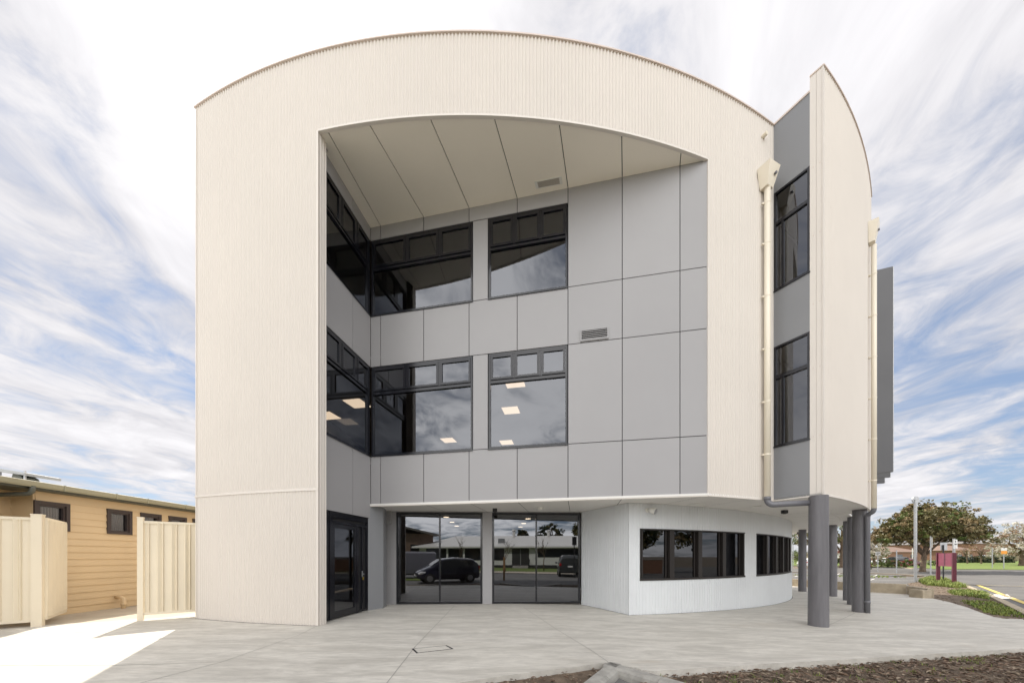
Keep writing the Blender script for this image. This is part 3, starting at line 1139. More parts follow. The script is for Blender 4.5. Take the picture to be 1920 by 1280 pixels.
# entrance door in the left wall
D = Wall((c0.x - 0.02, c0.y), (ray(610, 7.83), 7.83))
D.n = Vector((abs(D.d.y), -D.d.x if D.d.y > 0 else D.d.x))
D.n = Vector((D.d.y, -D.d.x))
if D.n.x < 0:
    D.n = -D.n
dl = abs(D.s(611))
def ds(px):
    return abs(D.s(px))
zb_ = 0.012
mb = MB()
fwD = 0.06
D.box(mb, 0.0, fwD, zb_, 2.56, -0.10, 0.02)
D.box(mb, ds(622), ds(622) + 0.09, zb_, 2.56, -0.10, 0.02)
D.box(mb, ds(622) + 0.09, dl + 0.05, zb_, 2.56, -0.10, 0.0)
D.box(mb, fwD, ds(622), 2.42, 2.56, -0.10, 0.02)
D.box(mb, fwD, ds(622), 2.28, 2.34, -0.10, 0.018)
D.box(mb, ds(671), ds(671) + 0.07, zb_, 2.28, -0.10, 0.018)
D.box(mb, ds(680), ds(680) + 0.05, zb_, 2.28, -0.10, 0.016)
D.box(mb, fwD, ds(671), zb_, zb_ + 0.05, -0.10, 0.016)
mb.m(1)
D.box(mb, fwD, ds(671), zb_ + 0.05, 2.28, -0.09, -0.03)
D.box(mb, fwD, ds(622), 2.34, 2.42, -0.09, -0.03)
door = mb.build('entrance_door', [M['frame'], M['black']], B)
mb = MB()
l0, l1 = ds(671) + 0.075, ds(622) - 0.005
t = 0.085
D.box(mb, l0, l0 + t, zb_ + 0.01, 2.27, -0.05, 0.012)
D.box(mb, l1 - t, l1, zb_ + 0.01, 2.27, -0.05, 0.012)
D.box(mb, l0 + t, l1 - t, zb_ + 0.01, zb_ + 0.16, -0.05, 0.012)
D.box(mb, l0 + t, l1 - t, 2.18, 2.27, -0.05, 0.012)
mb.build('door_leaf', M['frame'], door)
mb = MB()
mb.face(D.p(l0 + t, 0.17, -0.01), D.p(l1 - t, 0.17, -0.01), D.p(l1 - t, 2.18, -0.01), D.p(l0 + t, 2.18, -0.01))
mb.build('door_glass', M['glass_g'], door)
mb = MB()
hs = ds(678)
a = D.p(hs, 1.02, 0.02); b_ = D.p(hs, 1.02, 0.075); c_ = D.p(hs + 0.10, 1.02, 0.075)
mb.tube([a, b_, c_], 0.011, 8)
D.box(mb, hs - 0.02, hs + 0.02, 0.94, 1.10, 0.016, 0.024)
mb.build('door_handle', M['steel'], door)
mb = MB()
D.box(mb, hs - 0.03, hs + 0.0, 0.86, 0.94, 0.02, 0.05)
mb.build('padlock', M['brass'], door)

# ---- white boarded ground-floor room with ribbon windows
tw0 = math.atan2(3.09 - CW.x, CW.y - 9.0)
tw1 = tw0 + R(58)
zw0, zw1 = 0.88, 2.225
a1, a2_ = ang(1199.5, RW), ang(1396.5, RW)
b1 = ang(1418, RW)
unit = (a2_ - a1) / 4
b2_ = b1 + unit * 4.3
mb = MB()
BST = 0.01
ribbed(mb, arc(tw0, tw1, RW, 80), gz, zw0, board, BST)
ribbed(mb, arc(tw0, tw1, RW, 80), zw1, ZS, board, BST)
ribbed(mb, arc(tw0, a1, RW, 8), zw0, zw1, board, BST)
ribbed(mb, arc(a2_, b1, RW, 8), zw0, zw1, board, BST)
ribbed(mb, arc(b2_, tw1, RW, 20), zw0, zw1, board, BST)
c_pt = cpt(tw0, RW)
ribbed(mb, [A1 + Vector((0.02, 0.05)), c_pt], gz, ZS, board, BST)
d_ = Vector((math.cos(tw0), math.sin(tw0))) * 0.04
n_ = Vector((math.sin(tw0), -math.cos(tw0))) * 0.008
mb.prism([((c_pt + n_ - d_ * 0.3).x, (c_pt + n_ - d_ * 0.3).y), ((c_pt + n_ + d_).x, (c_pt + n_ + d_).y), ((c_pt - n_ * 6 + d_).x, (c_pt - n_ * 6 + d_).y), ((c_pt - n_ * 6 - d_ * .3).x, (c_pt - n_ * 6 - d_ * .3).y)], g(3, 9) - 0.03, ZS)
mb.build('boarded_wall', M['white'], B)
def ribbon_window(t0, npane, un):
    mb = MB()
    gl = MB()
    t1 = t0 + npane * un
    band(mb, arc(t0, t1, RW, 16), zw0 - 0.035, zw0 + 0.02, -0.14, 0.02)
    band(mb, arc(t0, t1, RW, 16), zw1 - 0.02, zw1 + 0.012, -0.14, 0.012)
    for i in range(npane + 1):
        t = t0 + i * un
        p = cpt(t, RW)
        d = Vector((math.cos(t), math.sin(t)))
        n = Vector((math.sin(t), -math.cos(t)))
        w0, w1 = (0.0, 0.05) if i == 0 else ((-0.05, 0.0) if i == npane else (-0.075, 0.075))
        q = [p + d * w0 - n * 0.13, p + d * w1 - n * 0.13, p + d * w1 - n * 0.005, p + d * w0 - n * 0.005]
        mb.prism([(v.x, v.y) for v in q], zw0 + 0.02, zw1 - 0.02)
        if i < npane:
            p0, p1 = cpt(t0 + (i + 0.02) * un, RW - 0.10), cpt(t0 + (i + 0.98) * un, RW - 0.10)
            gl.face((p0.x, p0.y, zw0 + 0.02), (p1.x, p1.y, zw0 + 0.02), (p1.x, p1.y, zw1 - 0.02), (p0.x, p0.y, zw1 - 0.02))
            dd = (p1 - p0).normalized()
            nq = Vector((dd.y, -dd.x))
            for u0, u1 in ((0.09, 0.13), (0.86, 0.90)):
                a_, b__ = p0.lerp(p1, u0), p0.lerp(p1, u1)
                mb.prism([((a_ + nq * .002).x, (a_ + nq * .002).y), ((b__ + nq * .002).x, (b__ + nq * .002).y), ((b__ + nq * .03).x, (b__ + nq * .03).y), ((a_ + nq * .03).x, (a_ + nq * .03).y)], zw0 + 0.02, zw1 - 0.02)
    o = mb.build('ribbon_window', M['bronze'], B)
    gl.build('pane', M['glass_r'], o)
ribbon_window(a1, 4, unit)
ribbon_window(b1, 5, unit * 0.86)

# ground-floor room shell behind the glass
mb = MB()
mb.box((1.0, 17.0, 1.4), (24, 0.1, 3.0))
mb.box((-4.6, 13.8, 1.4), (0.1, 6.3, 3.0))
mb.m(1)
mb.prism([(A0.x - .6, A0.y + 0.12), (A1.x + .05, A1.y + 0.12), (3.2, 9.4), (8, 11.4), (12.5, 16.9), (-4.6, 16.9)], -0.27, -0.20)
mb.m(2)
mb.prism([(A0.x - .6, A0.y + 0.12), (A1.x + .05, A1.y + 0.12), (3.2, 9.4), (8, 11.4), (12.5, 16.9), (-4.6, 16.9)], ZS - 0.06, ZS - 0.02)
mb.build('ground_floor_room', [M['int'], M['intfloor'], M['int']], B)
for cx_, cy_ in ((530, 104), (590, 155), (637, 195), (1372, 121), (1327, 168), (1293, 205), (1357, 247), (1255, 268), (1738, 242)):
    q = on_plane(740 + cx_ / 5.486, 950 + cy_ / 5.486, ZS - 0.065)
    mb = MB()
    mb.cyl((q.x, q.y), 0.095, ZS - 0.075, ZS - 0.0605, 16)
    mb.build('recessed_downlight', M['downlamp'], B)
# soffit fittings
def soff_pt(px, py):
    return on_plane(px, py, ZS)
for px, py in ((928, 953), (1471, 956), (1498, 997)):
    q = soff_pt(px, py)
    mb = MB()
    mb.box((q.x, q.y, ZS - 0.05), (0.13, 0.13, 0.10))
    mb.cyl((q.x, q.y), 0.045, ZS - 0.112, ZS - 0.10, 14)
    mb.build('soffit_speaker', M['black'], B, bevel=0.008)
for px, py in ((1013.5, 951),):
    q = soff_pt(px, py)
    mb = MB()
    mb.cyl((q.x, q.y), 0.085, ZS - 0.07, ZS, 20, 0.10)
    mb.build('smoke_detector', M['whiteplastic'], B, smooth=False)
for px, py, k in ((1306, 944.8, 1), (1420, 948.5, 0)):
    q = soff_pt(px, py)
    mb = MB()
    if k:
        mb.box((q.x, q.y, ZS - 0.008), (0.34, 0.30, 0.016), 0.2)
    else:
        mb.cyl((q.x, q.y), 0.11, ZS - 0.018, ZS, 20)
    mb.build('soffit_light', M['whiteplastic'], B)
# floodlight on the white wall
tf = ang(1213, RW)
fp = cpt(tf, RW)
nf = Vector((math.sin(tf), -math.cos(tf)))
dfl = Vector((math.cos(tf), math.sin(tf)))
zf = zat(956.5, fp.y)
mb = MB()
p0 = Vector((fp.x, fp.y, zf)); nf3 = Vector((nf.x, nf.y, 0)); d3 = Vector((dfl.x, dfl.y, 0))
mb.tube([p0, p0 + nf3 * 0.03], [0.06, 0.055], 16)
mb.tube([p0 + nf3 * 0.03, p0 + nf3 * 0.10 - Vector((0, 0, 0.01)) + d3 * 0.03], 0.018, 10)
c0_ = p0 + nf3 * 0.10 + d3 * 0.05
ax = (nf3 * 0.7 + d3 * 0.45 + Vector((0, 0, -0.35))).normalized()
mb.tube([c0_ - ax * 0.05, c0_ + ax * 0.02, c0_ + ax * 0.10, c0_ + ax * 0.13], [0.045, 0.075, 0.085, 0.095], 18)
mb.m(1)
mb.tube([c0_ + ax * 0.131, c0_ + ax * 0.145], [0.082, 0.06], 18)
fl = mb.build('floodlight', [M['whiteplastic'], M['steel']], B, smooth=True)

# ---- columns under the curve
def pole_col(x, y, r, top=ZS):
    n = 28
    vs, fs = [], []
    rng = random.Random(int(x * 100))
    ph = [rng.uniform(0, 6.28) for _ in range(4)]
    rows = 9
    zb0 = g(x, y) - 0.03
    for j in range(rows):
        zz = zb0 + (top - zb0) * j / (rows - 1)
        for i in range(n):
            a = 2 * math.pi * i / n
            rr = r * (1 + 0.018 * math.sin(3 * a + ph[0] + j * .25) + 0.014 * math.sin(7 * a + ph[1]) + 0.008 * math.sin(11 * a + ph[2] + j * .4))
            rr *= 1.03 - 0.06 * j / (rows - 1)
            vs.append((x + rr * math.cos(a), y + rr * math.sin(a), zz))
    for j in range(rows - 1):
        for i in range(n):
            fs.append((j * n + i, j * n + (i + 1) % n, (j + 1) * n + (i + 1) % n, (j + 1) * n + i))
    mb = MB()
    mb.raw(vs, fs)
    return mb.build('column', M['pole'], B, smooth=True)
cols = [(1534.7, 7.98, 0.185), (1612, 10.4, 0.17), (1600, 12.3, 0.165), (1591, 13.8, 0.165), (1560, 15.6, 0.175), (1504.5, 18.2, 0.17)]
colxy = []
for px, Y, r in cols:
    x = ray(px, Y)
    colxy.append((x, Y, r))
    pole_col(x, Y, r)

# ---- rainwater heads, downpipes, overflow
def rain_head(p, n, zt_, zb_, w0, w1, dep):
    d = Vector((-n.y, n.x))
    mb = MB()
    top = [p + d * (-w0) + n * 0.015, p + d * w0 + n * 0.015, p + d * w0 * 0.85 + n * dep, p - d * w0 * 0.85 + n * dep]
    bot = [p + d * (-w1) + n * 0.015, p + d * w1 + n * 0.015, p + d * w1 * 0.9 + n * dep * 0.62, p - d * w1 * 0.9 + n * dep * 0.62]
    mb.hexa([(v.x, v.y, zb_) for v in bot] + [(v.x, v.y, zt_) for v in top])
    o = mb.build('rainwater_head', M['pipe_cream'], B)
    mb = MB()
    q = p + n * (dep * 0.92) + d * 0.06
    mb.tube([(q.x - n.x * .02, q.y - n.y * .02, zt_ - 0.22), (q.x + n.x * 0.02, q.y + n.y * 0.02, zt_ - 0.22)], 0.032, 14)
    mb.build('overflow_spout', M['pipe_grey'], o)
    return o
th1 = ang(1429.5)
p1 = cpt(th1)
n1 = Vector((math.sin(th1), -math.cos(th1)))
n1r = (n1 + Vector((0.35, 0.0))).normalized()
rain_head(p1, n1, zat(314, p1.y - 0.15), zat(350, p1.y - 0.15), 0.23, 0.12, 0.30)
pc = p1 + n1 * 0.115
mb = MB()
mb.tube([(pc.x, pc.y, zat(352, pc.y)), (pc.x, pc.y, ZS - 0.01)], 0.070, 18)
dp = mb.build('downpipe', M['pipe_cream'], B, smooth=True)
for zz_ in (4.0, 5.3, 6.6, 7.9, 9.2, 10.2):
    mb = MB()
    mb.box((pc.x - 0.085, pc.y + 0.02, zz_), (0.06, 0.04, 0.035))
    mb.tube([(pc.x, pc.y, zz_ - 0.015), (pc.x, pc.y, zz_ + 0.015)], 0.0735, 18)
    mb.build('pipe_bracket', M['pipe_cream'], dp)
xa, ya, ra = colxy[0]
mb = MB()
bend = []
tgt = Vector((xa, ya))
hd = (tgt - pc).normalized()
zz0 = ZS - 0.0
for i in range(9):
    a = math.pi / 2 * i / 8
    r_ = 0.13
    bend.append((pc.x + hd.x * r_ * (1 - math.cos(a)), pc.y + hd.y * r_ * (1 - math.cos(a)), zz0 - 0.02 - r_ * math.sin(a)))
mb.tube([(pc.x, pc.y, zz0)] + bend + [(tgt.x - hd.x * ra * 0.9, tgt.y - hd.y * ra * 0.9, zz0 - 0.15)], 0.068, 18)
mb.tube([(pc.x, pc.y, zz0 - 0.03), (pc.x, pc.y, zz0 + 0.05)], 0.076, 18)
mb.build('downpipe_bend', M['pipe_grey'], B, smooth=True)
mb = MB()
tp = ang(1430)
pp = cpt(tp)
np_ = Vector((math.sin(tp), -math.cos(tp)))
zp = zat(257, pp.y)
mb.tube([(pp.x, pp.y, zp), (pp.x + np_.x * 0.10, pp.y + np_.y * 0.10, zp - 0.005)], 0.048, 16)
mb.tube([(pp.x + np_.x * 0.10, pp.y + np_.y * 0.10, zp - 0.005), (pp.x + np_.x * 0.102, pp.y + np_.y * 0.102, zp - 0.005)], 0.03, 16)
mb.build('overflow_pipe', M['pipe_cream'], B, smooth=False)
# second head near the end of the fin
q2 = min(fincurve, key=lambda p: abs(p.x / p.y - (1632 - 960) / F) + abs(p.y - 10.0) * 0.02)
i2 = fincurve.index(q2)
d2 = (fincurve[min(i2 + 1, 40)] - fincurve[i2 - 1]).normalized()
n2_ = Vector((d2.y, -d2.x))
rain_head(q2, n2_, zat(424, q2.y), zat(460, q2.y), 0.19, 0.11, 0.23)
pc2 = q2 + n2_ * 0.12
mb = MB()
mb.tube([(pc2.x, pc2.y, zat(460, pc2.y)), (pc2.x, pc2.y, ZS - 0.02)], 0.06, 18)
dp2 = mb.build('downpipe', M['pipe_cream'], B, smooth=True)
for zz_ in (3.7, 4.9, 6.1, 7.3, 8.5, 9.7):
    mb = MB()
    mb.box((pc2.x - n2_.x * .07 - 0.03, pc2.y - n2_.y * .07, zz_), (0.06, 0.05, 0.035))
    mb.tube([(pc2.x, pc2.y, zz_ - 0.015), (pc2.x, pc2.y, zz_ + 0.015)], 0.064, 18)
    mb.build('pipe_bracket', M['pipe_cream'], dp2)
xf, yf, rf = colxy[1]
tgt = Vector((xf, yf)) + Vector((-0.02, -1)).normalized() * (rf + 0.065)
hd = (tgt - pc2)
hl = hd.length
hd.normalize()
pts = [(pc2.x, pc2.y, ZS + 0.02)]
r_ = 0.12
for i in range(7):
    a = math.pi / 2 * i / 6
    pts.append((pc2.x + hd.x * r_ * (1 - math.cos(a)), pc2.y + hd.y * r_ * (1 - math.cos(a)), ZS - 0.02 - r_ * math.sin(a)))
for i in range(7):
    a = math.pi / 2 * i / 6
    k_ = hl - r_ + r_ * math.sin(a)
    pts.append((pc2.x + hd.x * k_, pc2.y + hd.y * k_, ZS - 0.02 - r_ - r_ * (1 - math.cos(a))))
pts.append((tgt.x, tgt.y, g(tgt.x, tgt.y) - 0.02))
mb = MB()
mb.tube(pts, 0.06, 18)
mb.tube([(tgt.x, tgt.y, 0.1), (tgt.x, tgt.y, 0.18)], 0.067, 18)
mb.build('downpipe_bend', M['pipe_grey'], B, smooth=True)

# ------------------------------------------------------------------ left: tan building, fence and gates
XW = -11.88
T = thing('weatherboard_building', 'low tan weatherboard building with olive gutter and brown framed windows', 'building', (XW - 4, 16, 0))
mb = MB()
def boards(mb, x, y0, y1, z0, z1, holes):
    z = z0
    while z < z1 - 0.01:
        zt_ = min(z + 0.184, z1)
        cuts = [(y0, y1)]
        for (ha, hb, hz0, hz1) in holes:
            if hz0 < zt_ - 0.02 and hz1 > z + 0.02:
                nc = []
                for a, b in cuts:
                    if hb <= a or ha >= b:
                        nc.append((a, b))
                    else:
                        if ha > a:
                            nc.append((a, ha))
                        if hb < b:
                            nc.append((hb, b))
                cuts = nc
        for a, b in cuts:
            mb.raw([(x + 0.022, a, z), (x + 0.022, b, z), (x + 0.002, b, zt_), (x + 0.002, a, zt_), (x - 0.05, a, z), (x - 0.05, b, z), (x - 0.05, b, zt_), (x - 0.05, a, zt_)],
                   [(0, 1, 2, 3), (0, 4, 5, 1), (3, 2, 6, 7), (0, 3, 7, 4), (1, 5, 6, 2)])
        z = zt_
Yc = 8.50
wins = []
for pa, pb in ((62, 129), (199, 246), (262, 301), (315, 348.5), (360, 386), (398, 420)):
    ya, yb2 = XW * F / (pa - 960), XW * F / (pb - 960)
    wins.append((ya, yb2))
hz0, hz1 = 2.158, 2.894
boards(mb, XW, Yc, 30.0, -0.05, 3.2, [(a, b, hz0, hz1) for a, b in wins])
boards(mb, XW - 0.55, 2.0, Yc + 0.05, -0.05, 3.2, [])
mb.m(1)
mb.box((XW - 0.28, Yc - 0.02, 1.55), (0.56, 0.04, 3.2))
mb.build('weatherboards', [M['tan'], M['tan']], T)
mb = MB()
mb.box((XW - 4, 30.1, 1.5), (8, 0.1, 3.2))
mb.box((XW - 8, 16, 1.5), (0.1, 28, 3.2))
mb.build('rear_walls', M['tan'], T)
mb = MB()
mb.box((XW - 0.03, 18, -0.0), (0.03, 24, 0.10))
mb.build('base_strip', M['black'], T)
for k, (a, b) in enumerate(wins):
    mb = MB()
    w = 0.08
    x0 = XW + 0.045
    def bx(ya, yb2, za, zb, xa, xb2):
        mb.box(((xa + xb2) / 2, (ya + yb2) / 2, (za + zb) / 2), (xb2 - xa, yb2 - ya, zb - za))
    bx(a, b, hz1 - w, hz1, XW - 0.1, x0)
    bx(a, b, hz0, hz0 + w * .8, XW - 0.1, x0)
    bx(a, a + w, hz0 + w * .8, hz1 - w, XW - 0.1, x0)
    bx(b - w, b, hz0 + w * .8, hz1 - w, XW - 0.1, x0)
    bx(a + w, b - w, hz1 - w - 0.05, hz1 - w, XW - 0.1, x0 - 0.03)
    bx(a + w, a + w + 0.04, hz0 + w * .8, hz1 - w - 0.05, XW - 0.1, x0 - 0.03)
    bx(b - w - 0.04, b - w, hz0 + w * .8, hz1 - w - 0.05, XW - 0.1, x0 - 0.03)
    bx(a + w + .04, b - w - 0.04, hz0 + w * .8, hz0 + w * .8 + 0.04, XW - 0.1, x0 - 0.03)
    o = mb.build('window', M['brown'], T)
    mb = MB()
    nb_ = 8
    for i in range(nb_):
        ya = a + w + 0.04 + (b - a - 2 * w - 0.08) * i / nb_
        yb3 = a + w + 0.04 + (b - a - 2 * w - 0.08) * (i + 0.93) / nb_
        mb.box((XW - 0.085, (ya + yb3) / 2, (hz0 + hz1) / 2), (0.01, yb3 - ya, hz1 - hz0 - 0.2), 0.25)
    mb.build('blind', M['blind'], o)
    mb = MB()
    mb.face((XW - 0.05, a + w, hz0 + .08), (XW - 0.05, b - w, hz0 + .08), (XW - 0.05, b - w, hz1 - .1), (XW - 0.05, a + w, hz1 - .1))
    mb.build('pane', M['glass'], o)
XG = -11.45
prof = [(0.0, -0.02), (0.02, -0.055), (0.075, -0.06), (0.10, -0.02), (0.115, 0.075), (0.09, 0.085), (0.0, 0.085)]
mb = MB()
n = len(prof)
zg = 3.22
for yy in (1.0, 30.4):
    pass
mb.raw([(XG - 0.115 + x, 1.0, zg + z) for x, z in prof] + [(XG - 0.115 + x, 30.4, zg + z) for x, z in prof],
       [(i, (i + 1) % n, n + (i + 1) % n, n + i) for i in range(n)] + [tuple(range(n))[::-1], tuple(range(n, 2 * n))])
for yj in (8.75, 9.9, 10.75, 12.0, 13.5):
    mb.box((XG - 0.058, yj, zg + 0.012), (0.122, 0.03, 0.15))
mb.build('gutter', M['gutter'], T)
mb = MB()
mb.box((XG - 0.14, 15.7, zg + 0.0), (0.03, 29.4, 0.19))
mb.prism([(XG - 0.155, 1.0), (XG - 0.155, 30.4), (XW - 0.6, 30.4), (XW - 0.6, 1.0)], zg - 0.10, zg - 0.075)
mb.build('eave_lining', M['fascia'], T)
mb = MB()
vs = [(XG - 0.05, 0.8, zg + 0.05)]
nrib = 90
for i in range(nrib):
    y0 = 0.8 + 29.8 * i / nrib
    y1 = 0.8 + 29.8 * (i + 1) / nrib
    ym = y0 + (y1 - y0) * 0.25
    mb.face((XG - 0.05, y0, zg + .05), (XG - 0.05, ym, zg + .075), (XG - 5.5, ym, zg + .68), (XG - 5.5, y0, zg + .655))
    mb.face((XG - 0.05, ym, zg + .075), (XG - 0.05, y1, zg + .05), (XG - 5.5, y1, zg + .655), (XG - 5.5, ym, zg + .68))
mb.face((XG - 5.5, 0.8, zg + .66), (XG - 5.5, 30.6, zg + .66), (XG - 11, 30.6, zg + .1), (XG - 11, 0.8, zg + .1))
mb.build('roof', M['roofwhite'], T)
mb = MB()
yo = (XG - 0.06) * F / (61 - 960)
pts = [(XG - 0.06, yo, zg - 0.04), (XG - 0.06, yo, zg - 0.10)]
for i in range(7):
    a = math.pi / 2 * i / 6
    pts.append((XG - 0.06 - 0.12 * (1 - math.cos(a)), yo - 0.03 * (1 - math.cos(a)), zg - 0.11 - 0.12 * math.sin(a)))
pts.append((XW - 0.42, yo - 0.25, zg - 0.30))
mb.tube(pts, 0.05, 16)
mb.build('gutter_outlet', M['fascia'], T, smooth=True)
# tilted rooftop vent with a flat lid on legs
yv = 9.9
xa_, xb_ = ray(12, yv), ray(73, yv)
v_ = thing('roof_vent', 'grey flat lidded vent on legs standing on the pale roof', 'roof vent', ((xa_ + xb_) / 2, yv, 3.45))
mb = MB()
zl, zr = zat(884, yv), zat(893, yv)
mb.hexa([(xa_, yv - .3, zl - .035), (xb_, yv - .3, zr - .035), (xb_, yv + .5, zr - .035), (xa_, yv + .5, zl - .035), (xa_, yv - .3, zl + .06), (xb_, yv - .3, zr + .05), (xb_, yv + .5, zr + .05), (xa_, yv + .5, zl + .06)])
mb.build('vent_lid', mat('vent_grey', (0.30, 0.31, 0.31), 0.5, 0.1), v_, bevel=0.02)
mb = MB()
mb.hexa([(xa_ + .25, yv - .15, 3.42), (xb_ - .25, yv - .15, 3.40), (xb_ - .25, yv + .3, 3.40), (xa_ + .25, yv + .3, 3.42), (xa_ + .35, yv - .1, zl - .03), (xb_ - .35, yv - .1, zr - .03), (xb_ - .35, yv + .25, zr - .03), (xa_ + .35, yv + .25, zl - .03)])
mb.build('vent_throat', M['fascia'], v_)
for xx in (xa_ + 0.12, xb_ - 0.12):
    mb = MB()
    mb.box((xx, yv - .2, (3.4 + zl) / 2 - 0.03), (0.035, 0.035, zl - 3.4))
    mb.build('leg', M['steel'], v_)
yd = 13.2
mb = MB()
xd = ray(283, yd)
zd = zat(942, yd)
mb.tube([(xd, yd, zd - 0.25), (xd, yd, zd), (xd, yd, zd + 0.05), (xd, yd, zd + 0.09)], [0.15, 0.15, 0.13, 0.05], 16)
tag(mb.build('skylight_dome', M['steel'], loc=(xd, yd, zd - 0.25), smooth=True), 'small round vent dome on the roof ridge of the tan building', 'roof vent')
# fence
def post(p, h, m_='fence', w=0.085):
    mb = MB()
    zb0 = g(*p) - 0.02
    mb.box((p[0], p[1], (zb0 + h) / 2), (w, w, h - zb0), R(36))
    mb.box((p[0], p[1], h + 0.012), (w + 0.014, w + 0.014, 0.024), R(36))
    return mb
def ribsheet(mb, a, b, z0, z1, rib=0.19, d=0.034):
    a, b = Vector(a), Vector(b)
    L = (b - a).length
    dd = (b - a) / L
    nn = Vector((dd.y, -dd.x))
    n = max(1, round(L / rib))
    pts = []
    for i in range(n):
        s = L * i / n
        w = L / n
        for ds_, o_ in ((0, 0), (0.22, 0), (0.30, d), (0.34, d), (0.40, 0.002), (0.90, 0.002), (0.96, d), (1.0, d)):
            if ds_ == 0 and i:
                continue
            pts.append(a + dd * (s + ds_ * w) + nn * o_)
    m_ = len(pts)
    mb.raw([(p.x, p.y, z0) for p in pts] + [(p.x, p.y, z1) for p in pts], [(i, i + 1, m_ + i + 1, m_ + i) for i in range(m_ - 1)])
def rail(mb, a, b, z, w=0.05, h=0.06):
    a, b = Vector(a), Vector(b)
    d = b - a
    c = (a + b) / 2
    mb.box((c.x, c.y, z), (d.length, w, h), math.atan2(d.y, d.x))
HF = 2.37
fp0 = Vector((-10.36, 7.46))
fdir = Vector((0.80, 0.58)).normalized()
fl_ = thing('fence_panel', 'ribbed cream steel fence panel at the left edge beside the open gate', 'fence', (fp0.x - 0.8, fp0.y - 0.58, 0))
mb = MB()
fa = fp0 - fdir * 2.4
ribsheet(mb, fa, fp0 - fdir * 0.05, 0.12, HF - 0.06, 0.27)
mb.build('sheet', M['fence'], fl_)
mb = MB()
rail(mb, fa, fp0 - fdir * .05, 0.10)
mb.build('bottom_rail', M['fence'], fl_)
mb = MB()
rail(mb, fa, fp0 - fdir * .05, HF - 0.06)
mb.build('top_rail', M['fence'], fl_)
post((fp0.x, fp0.y), HF + 0.02, w=0.15).build('post', M['fence'], fl_)
g0 = Vector((-8.80, 8.09))
g1 = Vector((-7.74, 8.86))
gt = thing('fence_panel', 'ribbed cream steel panel between a post and the tall corrugated pier', 'fence', (g0.x + 0.4, g0.y + 0.29, 0))
mb = MB()
ribsheet(mb, g0 + fdir * .06, g1 - fdir * .05, 0.16, HF - 0.06, 0.235)
mb.build('sheet', M['fence'], gt)
mb = MB()
rail(mb, g0, g1, 0.13)
mb.build('bottom_rail', M['fence'], gt)
mb = MB()
rail(mb, g0, g1, HF - 0.06)
mb.build('top_rail', M['fence'], gt)
post((g0.x, g0.y), HF + 0.03, w=0.10).build('post', M['fence'], gt)
post((g1.x, g1.y), HF, w=0.08).build('post', M['fence'], gt)
h0 = Vector((-10.31, 7.55))
h1 = Vector((-11.22, 8.58))
gd = (h1 - h0).normalized()
gl_ = thing('gate', 'open ribbed cream steel gate swung back towards the tan wall', 'gate', (h0.x, h0.y, 0))
mb = MB()
ribsheet(mb, h0 + gd * .04, h1 - gd * .04, 0.16, HF - 0.06, 0.20)
mb.build('sheet', M['fence'], gl_)
mb = MB()
rail(mb, h0, h1, 0.13, 0.04)
rail(mb, h0, h1, HF - 0.05, 0.04)
for p in (h0 + gd * .02, h1 - gd * .02):
    mb.box((p.x, p.y, (HF + 0.12) / 2), (0.045, 0.045, HF - 0.2), math.atan2(gd.y, gd.x))
mb.build('gate_frame', M['fence'], gl_)
for z in (0.32, 2.1):
    mb = MB()
    p = (h0 + fp0) / 2
    mb.tube([(p.x, p.y, z - 0.05), (p.x, p.y, z + 0.05)], 0.022, 10)
    mb.build('hinge', M['whiteplastic'], gl_)
# drain bend by the tan wall
pb = Vector((XW + 0.35, XW * F / (225 - 960) + 0.15))
mb = MB()
x_, y_ = XW + 0.30, 10.15
mb.tube([(x_ + 0.02, y_, g(x_, y_) - 0.05), (x_ + .02, y_ + 0.02, 0.10), (x_ - .02, y_ + .05, 0.22), (x_ - 0.12, y_ + .07, 0.27), (x_ - 0.33, y_ + .09, 0.28)], 0.055, 14)
mb.tube([(x_ + .018, y_ + 0.014, 0.04), (x_ + .02, y_ + 0.02, 0.10)], 0.066, 14)
tag(mb.build('drain_pipe', M['tan'], loc=(x_, y_, 0), smooth=True), 'tan plastic drain bend coming up beside the weatherboard wall', 'pipe')

# ------------------------------------------------------------------ foreground: drain cover, kerb, soil, leaves, grass
cc4 = [gp(px, py) for px, py in ((772, 1215.7), (837.7, 1209.2), (850, 1215.7), (780.8, 1223.8))]
cen = sum(cc4, Vector()) / 4
cv_ = thing('drain_cover', 'recessed concrete filled access cover with black frame set in the slab', 'drain cover', (cen.x, cen.y, g(cen.x, cen.y)))
mb = MB()
def rim(mb, pts, w, z0, z1):
    c = sum(pts, Vector()) / 4
    for i in range(4):
        a, b = pts[i], pts[(i + 1) % 4]
        wi = w if i % 2 == 0 else w * 2.6
        d = (b - a).normalized()
        n = Vector((-d.y, d.x, 0))
        if n.dot(c - a) < 0:
            n = -n
        q = [a, b, b + n * wi, a + n * wi]
        mb.hexa([(v.x, v.y, g(v.x, v.y) + z0) for v in q] + [(v.x, v.y, g(v.x, v.y) + z1 + (0.0006 if i % 2 else 0)) for v in q])
rim(mb, cc4, 0.010, -0.02, 0.0045)
mb.build('rim', M['black'], cv_)
mb = MB()
inn = [cen + (p - cen) * 0.93 for p in cc4]
mb.raw([(p.x, p.y, g(p.x, p.y) + 0.0025) for p in inn], [(0, 1, 2, 3)])
mb.build('infill', M['concrete'], cv_)

